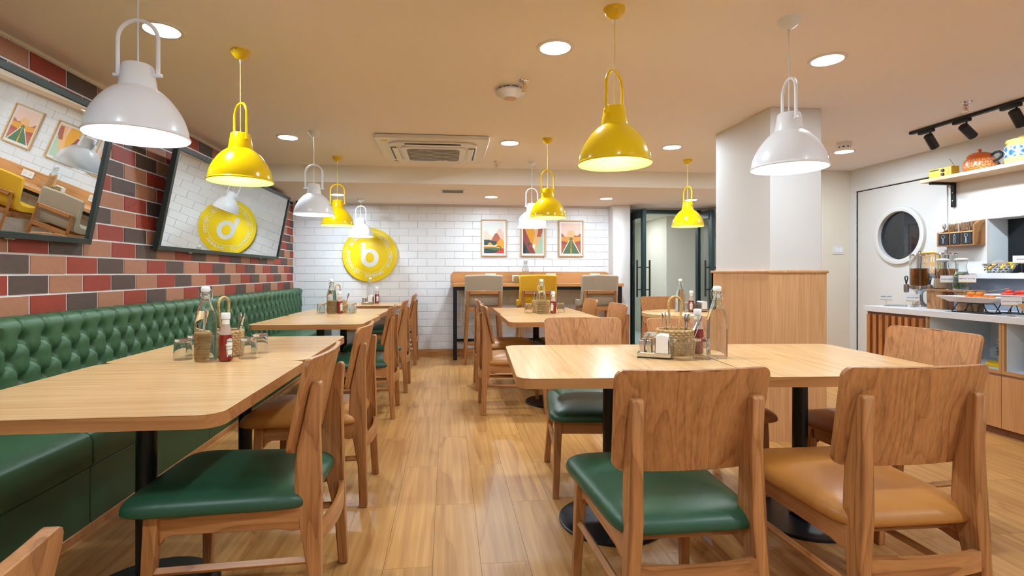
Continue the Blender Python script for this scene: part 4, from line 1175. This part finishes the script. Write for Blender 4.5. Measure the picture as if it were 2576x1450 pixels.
# glassware and plates in the niches
tr_ = tag(MB().lathe([(0,0),(.105,0),(.11,.004),(.11,.026),(.104,.028),(0,.028)], 36).build('yellow_lid', M['yplastic'], smooth=40, loc=(4.08, 3.40, .4635)), 'round yellow plastic tray under the glassware in buffet niche', 'tray')
for k in range(5):
    c = tag(MB().lathe([(0,0),(.045,0),(.052,.06),(.056,.075),(.053,.075),(.049,.06),(.042,.006),(0,.006)], 24).build('glass_bowl', M['glass'], smooth=40, loc=(4.08, 3.40, .4922+.024*k)), 'clear glass bowl in the nested stack on yellow tray', 'bowl', 'nested glass bowls in the niche')
pl_me = MB().lathe([(0,.0),(.065,0),(.085,.006),(.118,.016),(.12,.018),(.117,.0195),(.084,.0095),(0,.004)], 40).mesh('plate', M['porc'], 40)
for k in range(13):
    o = bpy.data.objects.new('plate', pl_me); COL.objects.link(o); o.location = (4.03+(.012 if k in (8,9) else 0), 3.045, .464+.0135*k)
    tag(o, 'white plate in the stack inside the buffet niche', 'plate', 'stack of white plates')
# back ledge over the worktop
led = thing('buffet_ledge', 'white raised ledge along the wall behind the buffet', 'shelf', (4.30, 2.7, CT))
MB().box(.01, .159, -1.4, 1.55, .255, .30).build('ledge_top', M['stone'], led, bevel=.003)
MB().box(.12, .159, -1.4, .62, .001, .255).build('back_panel', M['panel_grey'], led)
MB().box(.12, .159, .622, 1.54, .001, .255).build('back_panel', M['panel_grey'], led)
LT = CT+.3005
# oven in the wall niche
ov = thing('wall_oven', 'black built in oven with red digits at right edge', 'oven', (4.63, 3.2, 1.1))
MB().box(0.02, .268, -.62, .66, .002, .498).build('body', M['oven'], ov, bevel=.003)
MB().box(.012, .02, -.60, .30, .06, .47).build('door_glass', M['dark_glass'], ov)
m_ = MB(); MXo = Matrix.Translation((.0115, .42, .33)) @ Matrix.Rotation(-pi/2, 4, 'Z') @ Matrix.Rotation(pi/2, 4, 'X')
text_flat(m_, '0', .05, MXo); m_.build('clock_digit', M['red_led'], ov)
for zz in (.19, .24): MB().lathe([(0,0),(.004,0)], 10, M=Matrix.Translation((.0115, .455, zz)) @ Matrix.Rotation(-pi/2, 4, 'Y')).build('indicator', M['chalkw'], ov)

# wall shelf with brackets
sh = thing('wall_shelf', 'pale wooden wall shelf on black brackets above the buffet', 'shelf', (XR, 3.0, 1.95))
MB().box(-.26, -.002, -1.5, 1.22, 0, .03).build('shelf_board', M['shelf'], sh, bevel=.003)
for yy in (1.14, .36):
    br = MB().box(-.235, 0, yy-.016, yy+.016, -.022, -.001).build('bracket_arm', M['black'], sh, bevel=.002)
    MB().box(-.022, 0, yy-.016, yy+.016, -.215, -.022).build('bracket_plate', M['black'], br, bevel=.002)
    for zz in (-.09, -.16): MB().lathe([(0,0),(.0045,0)], 10, M=Matrix.Translation((-.0225, yy, zz)) @ Matrix.Rotation(-pi/2, 4, 'Y')).build('screw', M['steel'], br)
ST = 1.9805
rd = thing('radio', 'small yellow toy radio at the far end of the wall shelf', 'radio', (4.30, 4.085, ST), RAD(0))
MB().box(-.04, .035, -.105, .105, 0, .085).build('case', M['radio'], rd, bevel=.004)
MB().box(-.0405, -.040, .01, .095, .066, .076).build('tuning_strip', M['dark_pl'], rd)
for zz in (.058, .024):
    MB().lathe([(0,.008),(.012,.008),(.014,0),(0,0)], 20, M=Matrix.Translation((-.0402, -.025, zz)) @ Matrix.Rotation(-pi/2, 4, 'Y')).build('knob', M['dark_pl'], rd, smooth=40)
MB().box(-.0405, -.040, -.078, -.07, .012, .072).build('stripe', M['b_yellow'], rd)
MB().tube([(.02, -.08, .083), (.03, -.02, .16)], .002, 6).build('antenna', M['steel'], rd)
# orange pot
tp = thing('ceramic_pot', 'orange patterned ceramic pot with lid and dark handle', 'pot', (4.32, 3.80, ST))
prf = [(0,0),(.085,0),(.098,.01),(.108,.04),(.106,.075),(.092,.098),(.082,.104),(.084,.112),(.078,.118)]
prof2 = []
for i in range(len(prf)-1):
    for k in range(9):
        t_ = k/9; prof2.append((prf[i][0]+(prf[i+1][0]-prf[i][0])*t_, prf[i][1]+(prf[i+1][1]-prf[i][1])*t_))
prof2.append(prf[-1])
def potdot(i, k):
    if not (.014 < prof2[i][1] < .095): return 0
    a = k/240*20; z_ = prof2[i][1]/.023
    fa, fz = (a+.5*(int(z_) % 2)) % 1-.5, z_ % 1-.5
    d_ = sqrt(fa*fa+fz*fz); return 1 if .18 < d_ < .36 else 0
MB().lathe(prof2, 240, mif=potdot).build('pot_body', [M['orange_cer'], M['orange_cer2']], tp, smooth=40)
MB().lathe([(.08,.117),(.082,.122),(.07,.138),(.045,.150),(.018,.156),(.008,.160),(.012,.168),(.014,.176),(.008,.182),(0,.183),(0,.117)], 40).build('lid', M['orange_cer'], tp, smooth=40)
MB().tube([(.0,-.09,.115),(.0,-.12,.128),(-.0,-.15,.128),(0,-.168,.11),(0,-.165,.085),(0,-.14,.068),(0,-.104,.06)], [.010,.009,.010,.011,.011,.009,.008], 12).build('handle', M['green_metal'], tp, smooth=60)
MB().tube([(0,.09,.05),(0,.115,.07),(0,.128,.095)], [.016,.012,.009], 12).build('spout', M['orange_cer2'], tp, smooth=60)
# blue and yellow jar
jr = thing('storage_jar', 'yellow jar with a blue and white lattice band at right edge', 'jar', (4.315, 3.475, ST))
jp = [(0,0),(.095,0),(.102,.01),(.105,.045)] + [(.106, .045+.0784*k/48) for k in range(1, 49)] + [(.104,.128),(.092,.142),(.09,.15),(.096,.156)]
def jarmat(i, k):
    if not (3 <= i < 51): return 0
    a = k/360*8; z_ = (jp[i][1]-.045)/.062
    p_, q_ = (a+z_) % 1, (a-z_) % 1
    return 2 if min(p_, 1-p_, q_, 1-q_) < .11 else 1
MB().lathe(jp, 360, mif=jarmat).build('jar_body', [M['jar_y'], M['jar_b'], M['jar_w']], jr, smooth=40)
MB().lathe([(.097,.155),(.100,.162),(.097,.178),(.06,.187),(.03,.19),(.028,.200),(.02,.206),(0,.207),(0,.155)], 40).build('lid', M['jar_y'], jr, smooth=40)

# cutlery rack on the wall
rk = thing('cutlery_rack', 'wooden wall rack with three chalkboard compartments for cutlery', 'rack', (XR-.001, 4.04, 1.385))
MB().prism([(-.15,.0),(.165,0),(.165,.15),(.12,.20),(-.15,.215)], 'x', -.012, 0).build('back_board', M['acacia'], rk, bevel=.003)
MB().prism([(-.105,0),(0,0),(0,.215),(-.03,.21),(-.06,.20),(-.105,.17)], 'y', -.165, -.15).build('side_board', M['acacia'], rk, bevel=.002)
MB().prism([(-.105,0),(0,0),(0,.16),(-.02,.15),(-.06,.13),(-.105,.125)], 'y', .15, .165).build('side_board', M['acacia'], rk, bevel=.002)
for yy in (-.055, .047): MB().prism([(-.104,.014),(-.012,.014),(-.012,.165),(-.03,.16),(-.06,.14),(-.104,.13)], 'y', yy-.006, yy+.006).build('divider', M['acacia'], rk)
MB().box(-.104, -.012, -.149, .149, 0, .013).build('bottom_board', M['acacia'], rk)
Mc = lambda yy: Matrix.Translation((-.1125, yy, .062)) @ Matrix.Rotation(-pi/2, 4, 'Z') @ Matrix.Rotation(pi/2, 4, 'X')
for kd, yy in (('spoon', .099), ('knife', -.004), ('fork', -.103)):
    MB().box(-.11, -.1045, yy-.042, yy+.042, .014, .112).build('chalkboard', M['chalk'], rk)
    MB().box(-.1045, -.09, yy-.047, yy+.047, .112, .122).build('front_lip', M['bamboo'], rk)
    m_ = MB(); mx = Mc(yy)
    def pl_(pts, closed=False):
        m2 = [tuple(mx @ Vector((p[0], p[1], 0))) for p in pts]; m_.tube(m2, .0012, 5, closed=closed)
    if kd == 'spoon':
        pl_([(.013*cos(a), .02+.015*sin(a)) for a in [2*pi*k/16 for k in range(16)]], True); pl_([(0,.005),(-.003,-.015),(-.006,-.032),(0,-.038),(.006,-.032),(.003,-.015),(0,.005)])
    elif kd == 'knife':
        pl_([(-.006,-.038),(-.006,.03),(0,.038),(.006,.02),(.003,.0),(.006,-.034),(0,-.039),(-.006,-.038)])
    else:
        pl_([(-.012,.036),(-.012,.018),(0,.006),(.012,.018),(.012,.036),(.004,.03),(-.004,.036),(-.012,.03)]); pl_([(0,.006),(-.003,-.015),(-.006,-.032),(0,-.038),(.006,-.032),(.003,-.015),(0,.006)])
    m_.build('chalk_symbol', M['chalkw'], rk)
    for k in range(4):
        cutlery(kd, XR-.001-.06+.02*random.uniform(-1,1), 4.04+yy-.03+.02*k, 1.3985, random.uniform(0, 8), random.uniform(-60, 60), 'steel %s in the wall rack above the chalk %s symbol' % (kd, kd), '%s compartment of wall rack' % kd)

# staff notice on the kitchen door
sg = thing('door_notice', 'wooden notice with a yellow rim hanging on the kitchen door', 'sign', (XR+.0115, 4.40, 1.24))
MB().prism([(y-.0, z) for y, z in rr(.20, .20, .03)], 'x', -.006, 0).build('board', M['bamboo'], sg)
MB().tube([(-.007, y, z) for y, z in rr(.20, .20, .03)], .006, 8, closed=True).build('rim', M['yplastic'], sg, smooth=60)
MXs = lambda zz: Matrix.Translation((-.0066, 0, zz)) @ Matrix.Rotation(-pi/2, 4, 'Z') @ Matrix.Rotation(pi/2, 4, 'X')
m_ = MB(); text_flat(m_, 'Staff', .07, MXs(.012)); text_flat(m_, 'Only', .07, MXs(-.06)); m_.build('lettering', M['b_white'], sg)

# ---------------------------------------------------------------- buffet food and drinks
def dispenser(x, y, z0, liq, lev, label, rz_):
    d = thing('juice_dispenser', label, 'dispenser', (x, y, z0), RAD(rz_), 'juice dispensers on the buffet')
    MB().lathe([(0,0),(.062,0),(.066,.006),(.062,.014),(.04,.03),(.028,.05),(.024,.09),(.027,.12),(.045,.145),(.052,.15),(.0735,.155),(.0735,.185),(0,.185)], 40).build('pedestal', M['chrome'], d, smooth=40)
    MB().lathe([(.0725,.186),(.0725,.455),(.0695,.455),(.0695,.186)], 40, closed=True).build('tank', M['glass'], d, smooth=40)
    MB().lathe([(.024,.187),(.0685,.187),(.0685,.187+lev),(.024,.187+lev)], 40, closed=True).build('juice', liq, d, smooth=40)
    MB().lathe([(0,.186),(.023,.186),(.023,.453),(0,.453)], 24).build('ice_core', M['chrome'], d, smooth=40)
    MB().lathe([(0,.456),(.076,.456),(.078,.461),(.074,.467),(.04,.472),(.012,.475),(.008,.485),(.012,.493),(.006,.499),(0,.5)], 40).build('lid', M['chrome'], d, smooth=40)
    tp_ = MB().cyl((0,-.07,.17), (0,-.12,.17), .011, n=14).build('tap', M['chrome'], d, smooth=40)
    MB().lathe([(0,.125),(.016,.125),(.02,.14),(.02,.195),(.014,.20),(0,.20)], 20, c=(0,-.12,0)).build('tap_body', M['steel'], tp_, smooth=40)
    MB().tube([(0,-.12,.20),(-.006,-.12,.225),(-.016,-.12,.25),(-.014,-.12,.268),(0,-.12,.272),(.014,-.12,.268),(.016,-.12,.25),(.006,-.12,.225),(0,-.12,.20)], .005, 8).build('tap_lever', M['blackm'], tp_, smooth=60)
    return d
dispenser(4.215, 4.235, CT+.0005, M['juice1'], .155, 'juice dispenser with dark amber juice, nearest the kitchen door', -95)
dispenser(4.228, 4.00, CT+.0005, M['juice2'], .15, 'juice dispenser with orange juice, behind the coffee carafe', -107)
tag(MB().prism(rr(.16, .10, .01), 'z', 0, .012).build('drip_tray', M['steel'], bevel=.002, loc=(4.07, 4.325, CT+.0005), rot=(0, 0, RAD(-45))), 'flat steel drip tray beside the buffet juice dispenser', 'tray')
# acacia riser
rs = thing('serving_riser', 'rustic wooden riser carrying the two carafes', 'riser', (4.09, 3.80, CT+.0005))
MB().box(-.055, .055, .05, .19, 0, .145).build('block', M['acacia'], rs, bevel=.004)
MB().box(-.055, .055, -.19, -.07, 0, .145).build('block', M['acacia'], rs, bevel=.004)
MB().box(-.06, .06, -.20, .20, .1455, .1655).build('top_board', M['acacia'], rs, bevel=.004)
RT = CT+.1668
def carafe(x, y, label, contents):
    c = thing('carafe', label, 'carafe', (x, y, RT), 0, 'glass carafes on the wooden riser')
    pr = [(.0,.0),(.056,0),(.06,.006),(.058,.05),(.05,.11),(.04,.15),(.034,.18),(.034,.20),(.041,.235)]
    inn = [(.0385,.235),(.0315,.20),(.0315,.18),(.037,.15),(.047,.11),(.055,.05),(.056,.008),(0,.006)]
    MB().lathe(pr+inn, 36).build('glass_body', M['glass'], c, smooth=50)
    MB().lathe([(0,.228),(.037,.228),(.042,.236),(.044,.244),(.038,.25),(.015,.254),(0,.255)], 28).build('lid', M['cap'], c, smooth=40)
    if contents == 'coffee':
        MB().lathe([(0,.0075),(.0545,.009),(.0535,.05),(.049,.088),(0,.088)], 32).build('cold_coffee', M['coffee'], c, smooth=40)
        for k in range(5):
            a = k*1.3; z_ = .09
            MB().tube([(.047*cos(a), .047*sin(a), .09), (.041*cos(a+.2), .041*sin(a+.2), .13), (.035*cos(a+.1), .035*sin(a+.1), .16)], [.006,.004,.002], 6).build('chocolate_streak', M['choc'], c, smooth=60)
    else:
        MB().lathe([(0,.0075),(.0545,.009),(.0535,.05),(.046,.108),(.037,.145),(0,.145)], 32).build('infused_water', P('infused_water', '#eef5e6', .0, trans=1.0, ior=1.08), c, smooth=40)
        for k in range(26):
            a = random.random()*6.28; z_ = random.uniform(.015, .135); r_ = random.uniform(.012, .043 if z_ < .09 else .03)
            Mx = Matrix.Translation((r_*cos(a), r_*sin(a), z_)) @ Matrix.Rotation(random.random()*6, 4, 'Z') @ Matrix.Rotation(random.random()*3, 4, 'X')
            m_ = MB(); m_.add([Mx @ Vector(p) for p in ((-.018,0,0),(-.008,.008,.002),(.006,.008,.001),(.018,0,.003),(.006,-.008,.001),(-.008,-.008,.002))], [(0,1,2,3,4,5)]); m_.build('mint_leaf', M['leafy'], c)
        MB().tube([(-.03,-.02,.01),(-.02,-.01,.12)], .003, 6).build('stir_stick', M['straw'], c)
carafe(4.093, 3.90, 'carafe of cold coffee on the wooden riser', 'coffee'); carafe(4.093, 3.745, 'carafe of water with mint leaves on the wooden riser', 'mint')
def label_card(x, y, z, lines, label, stem=.055, rz=-38, w=.094):
    c = thing('food_sign', label, 'sign', (x, y, z), RAD(rz), 'small white buffet signs')
    MB().lathe([(0,0),(.022,0),(.02,.003),(.004,.005),(0,.005)], 20).build('stand_base', M['steel'], c, smooth=40)
    MB().cyl((0,0,.004), (0,0,stem), .0014, n=6).build('stem', M['steel'], c)
    MB().tube([(.006*cos(a), -.0005, stem+.003+.006*sin(a)) for a in [2*pi*k/14 for k in range(14)]], .0012, 6, closed=True).build('clip_ring', M['steel'], c)
    MB().box(-w/2, w/2, -.004, -.003, stem-.002, stem+.058).build('card', M['paper'], c)
    MB().box(-w/2, w/2, -.0045, -.004, stem-.002, stem+.004).build('gold_edge', M['gold'], c)
    m_ = MB(); Mx = Matrix.Translation((0, -.0048, stem+.025)) @ Matrix.Rotation(pi/2, 4, 'X')
    w_ = layout(lines)[1]; size = min(.014, (w-.012)/w_)
    text_flat(m_, lines, size, Mx); m_.build('lettering', M['ink'], c)
label_card(3.99, 4.345, CT+.0005, 'APPLE JUICE', 'sign reading apple juice at the far end of buffet')
label_card(4.05, 4.135, CT+.0005, 'ORANGE JUICE', 'sign reading orange juice by the wooden riser')
label_card(4.052, 3.82, RT, 'COLD COFFEE', 'sign reading cold coffee on the wooden riser')
label_card(4.052, 3.66, RT, 'DETOX WATER', 'sign reading detox water on the wooden riser', .06, -38, .105)
label_card(3.88, 3.20, CT+.0005, 'SEASONAL CUT FRUITS', 'sign reading seasonal cut fruits at front of buffet', .075, -38, .105)
label_card(4.335, 3.50, LT, 'BANANA', 'sign reading banana on the raised ledge', .075, -38, .105)
# platters on wire stands
def platter(x, y, z, lx, ly, label):
    p = MB(); o = rr(lx, ly, .03, 5); i = rr(lx-.07, ly-.13, .02, 5); n_ = len(o)
    vs = [(a, b_, .045) for a, b_ in o] + [(a, b_, .012) for a, b_ in i] + [(a*.93, b_*.93, 0.0) for a, b_ in i] + [(a, b_, .038) for a, b_ in o]
    fs = [(k, (k+1) % n_, n_+(k+1) % n_, n_+k) for k in range(n_)] + [tuple(range(n_, 2*n_))] + [tuple(range(2*n_, 3*n_))]
    fs += [(2*n_+k, 2*n_+(k+1) % n_, 3*n_+(k+1) % n_, 3*n_+k) for k in range(n_)] + [(3*n_+k, 3*n_+(k+1) % n_, (k+1) % n_, k) for k in range(n_)]
    p.add(vs, fs)
    return tag(p.build('platter', M['porc'], smooth=35, loc=(x, y, z)), label, 'platter')
def wire_stand(x, y, lx, ly, h, label):
    s = thing('wire_stand', label, 'stand', (x, y, CT+.0005))
    for q, (sc_, zz) in enumerate(((1.0, .004), (.72, h-.004))):
        MB().tube([(a*sc_, b_*sc_, zz) for a, b_ in rr(lx, ly, .004, 1)], .0035, 6, closed=True).build('wire_ring', M['blackm'], s)
    for sx in (-1, 1):
        for sy in (-1, 1): MB().cyl((sx*lx/2, sy*ly/2, .004), (sx*lx*.36, sy*ly*.36, h-.004), .0035, n=6).build('wire_leg', M['blackm'], s)
        MB().tube([(sx*lx/2, -.04, .004), (sx*lx*.36, .0, h-.004), (sx*lx/2, .04, .004)], .0035, 6).build('wire_brace', M['blackm'], s)
wire_stand(3.945, 3.50, .12, .26, .078, 'black wire stand under the orange melon platter')
platter(3.945, 3.52, CT+.079, .17, .46, 'long white platter of orange melon chunks')
wire_stand(4.15, 3.36, .12, .24, .095, 'black wire stand under the watermelon platter')
platter(4.15, 3.36, CT+.096, .20, .46, 'long white platter of watermelon behind the melon platter')
def chunk(mat):
    m_ = MB(); m_.sup(.018, .014, .012, .55, .6, (0,0,.0115), 12, 8); return m_.mesh('fruit_chunk', mat, 50)
cm1, cm2 = chunk(M['melon']), chunk(M['wmelon'])
for (me_, cx, cy, zz, n_, nm_, lab, grp) in ((cm1, 3.945, 3.48, CT+.104, 20, 'melon_chunk', 'chunk of orange melon on the front white platter', 'melon chunks'), (cm2, 4.15, 3.36, CT+.121, 22, 'watermelon_chunk', 'chunk of red watermelon on the rear white platter', 'watermelon chunks')):
    for k in range(n_):
        o = bpy.data.objects.new(nm_, me_); COL.objects.link(o)
        lay_ = 0 if k < n_*.7 else 1
        o.location = (cx + random.uniform(-.035, .035), cy + random.uniform(-.10, .10)*(1 if lay_ == 0 else .7), zz + .021*lay_ + .006)
        o.rotation_euler = (random.uniform(-.15, .15), random.uniform(-.15, .15), random.random()*6); sc_ = random.uniform(.85, 1.25); o.scale = (sc_, sc_, sc_)
        tag(o, lab, 'fruit', grp)
MB_ = MB(); MB_.tube([(0,0,0),(.02,-.07,.02),(.03,-.13,.035)], [.0025,.002,.003], 8); MB_.sup(.013,.02,.004,1,1,(0,.01,0),12,8)
tag(MB_.build('serving_spoon', M['chrome'], smooth=50, loc=(3.95, 3.44, CT+.158), rot=(0,0,RAD(15))), 'chrome serving spoon resting on the melon platter', 'spoon')
# fruit bowl on the ledge
bw = thing('fruit_bowl', 'silver bowl with oval cutouts on the raised ledge', 'bowl', (4.43, 3.74, LT))
m_ = MB(); nu, nv = 96, 22
def bowlpt(u, v): z_ = .075*v; r_ = .062+.045*v**.8; return (r_*cos(2*pi*u), r_*sin(2*pi*u), z_)
m_.grid(nu, nv, bowlpt, closeu=True)
keep = []
for f_ in m_.f:
    c = [sum(m_.v[i][q] for i in f_)/len(f_) for q in range(3)]; a = (atan2(c[1], c[0])/(2*pi)) % 1; v = c[2]/.075
    row = int(v*4); fz = v*4-row-.5; fa = ((a*16+.5*(row % 2)) % 1)-.5
    if .04 < v < .97 and (fa/.36)**2+(fz/.36)**2 < 1: continue
    keep.append(f_)
m_.f = keep; m_.mi = [0]*len(keep)
bo = m_.build('perforated_side', M['chrome'], bw, smooth=60); so_ = bo.modifiers.new('solid', 'SOLIDIFY'); so_.thickness = .002
MB().lathe([(0,0),(.061,0),(.062,.003),(0,.003)], 40).build('bowl_floor', M['chrome'], bw, smooth=40)
tag(MB().grid(20, 12, lambda u, v: ((.04+.05*v+.010*sin(u*22)*v)*cos(6.2*u), (.04+.05*v+.010*sin(u*22)*v)*sin(6.2*u), .012+.06*v+.035*max(0, sin(u*13))*v*v)).build('paper_liner', M['paper'], smooth=60, loc=(4.43, 3.74, LT)), 'crumpled white paper lining the silver fruit bowl', 'paper')
bm_ = MB(); pts = [(.0,-.08*cos(a), .08*sin(a)) for a in [RAD(20+140*k/10) for k in range(11)]]; bm_.tube(pts, [.006,.012,.016,.018,.019,.0195,.019,.018,.015,.011,.005], 8)
bme = bm_.mesh('banana', M['banana'], 60); tipm = MB().tube([(.0,-.08*cos(RAD(160)), .08*sin(RAD(160))), (0, .083, .012)], .0055, 8).mesh('tip', M['banana_tip'], 60)
for k, (dx, dy, rz_) in enumerate(((-.03, .07, 10), (-.01, .05, 30), (-.04, .0, -10), (-.02, -.045, 20), (.0, -.06, 60), (.03, .0, 0))):
    o = bpy.data.objects.new('banana', bme); COL.objects.link(o); o.location = (4.43+dx*.8, 3.74+dy*.8, LT+.012); o.rotation_euler = (0, RAD(-25), RAD(90+rz_)); o.scale = (.85,)*3
    tag(o, 'ripe yellow banana standing in the silver bowl', 'banana', 'bananas in the silver bowl')
    t_ = bpy.data.objects.new('tip', tipm); COL.objects.link(t_); t_.parent = o
# bamboo crates at the right edge
def crate(x, y, z, label, s=1.0):
    c = thing('bread_crate', label, 'crate', (x, y, z), 0, 'slanted bamboo crates')
    w, l, h = .11*s, .17*s, .09*s
    def side(p, nm): MB().add(p, [(0,1,2,3),(7,6,5,4),(0,4,5,1),(1,5,6,2),(2,6,7,3),(3,7,4,0)]).build(nm, M['bamboo'], c)
    for sx in (-1, 1):
        side([(sx*w*.8,-l*.8,.006),(sx*w*.8,l*.8,.006),(sx*w,l,h),(sx*w,-l,h),(sx*(w*.8-.008),-l*.8,.006),(sx*(w*.8-.008),l*.8,.006),(sx*(w-.008),l,h),(sx*(w-.008),-l,h)], 'side_board')
        side([(-w*.8+.008,sx*l*.8,.006),(w*.8-.008,sx*l*.8,.006),(w-.008,sx*l,h),(-w+.008,sx*l,h),(-w*.8+.008,sx*(l*.8-.008),.006),(w*.8-.008,sx*(l*.8-.008),.006),(w-.008,sx*(l-.008),h),(-w+.008,sx*(l-.008),h)], 'end_board')
    MB().box(-w*.8, w*.8, -l*.8, l*.8, 0, .006).build('bottom_board', M['bamboo'], c)
crate(3.99, 2.99, CT+.0005, 'slanted bamboo crate at the front of buffet, cut by the right edge')
crate(4.26, 2.80, LT, 'bamboo crate up on the ledge at the right edge')
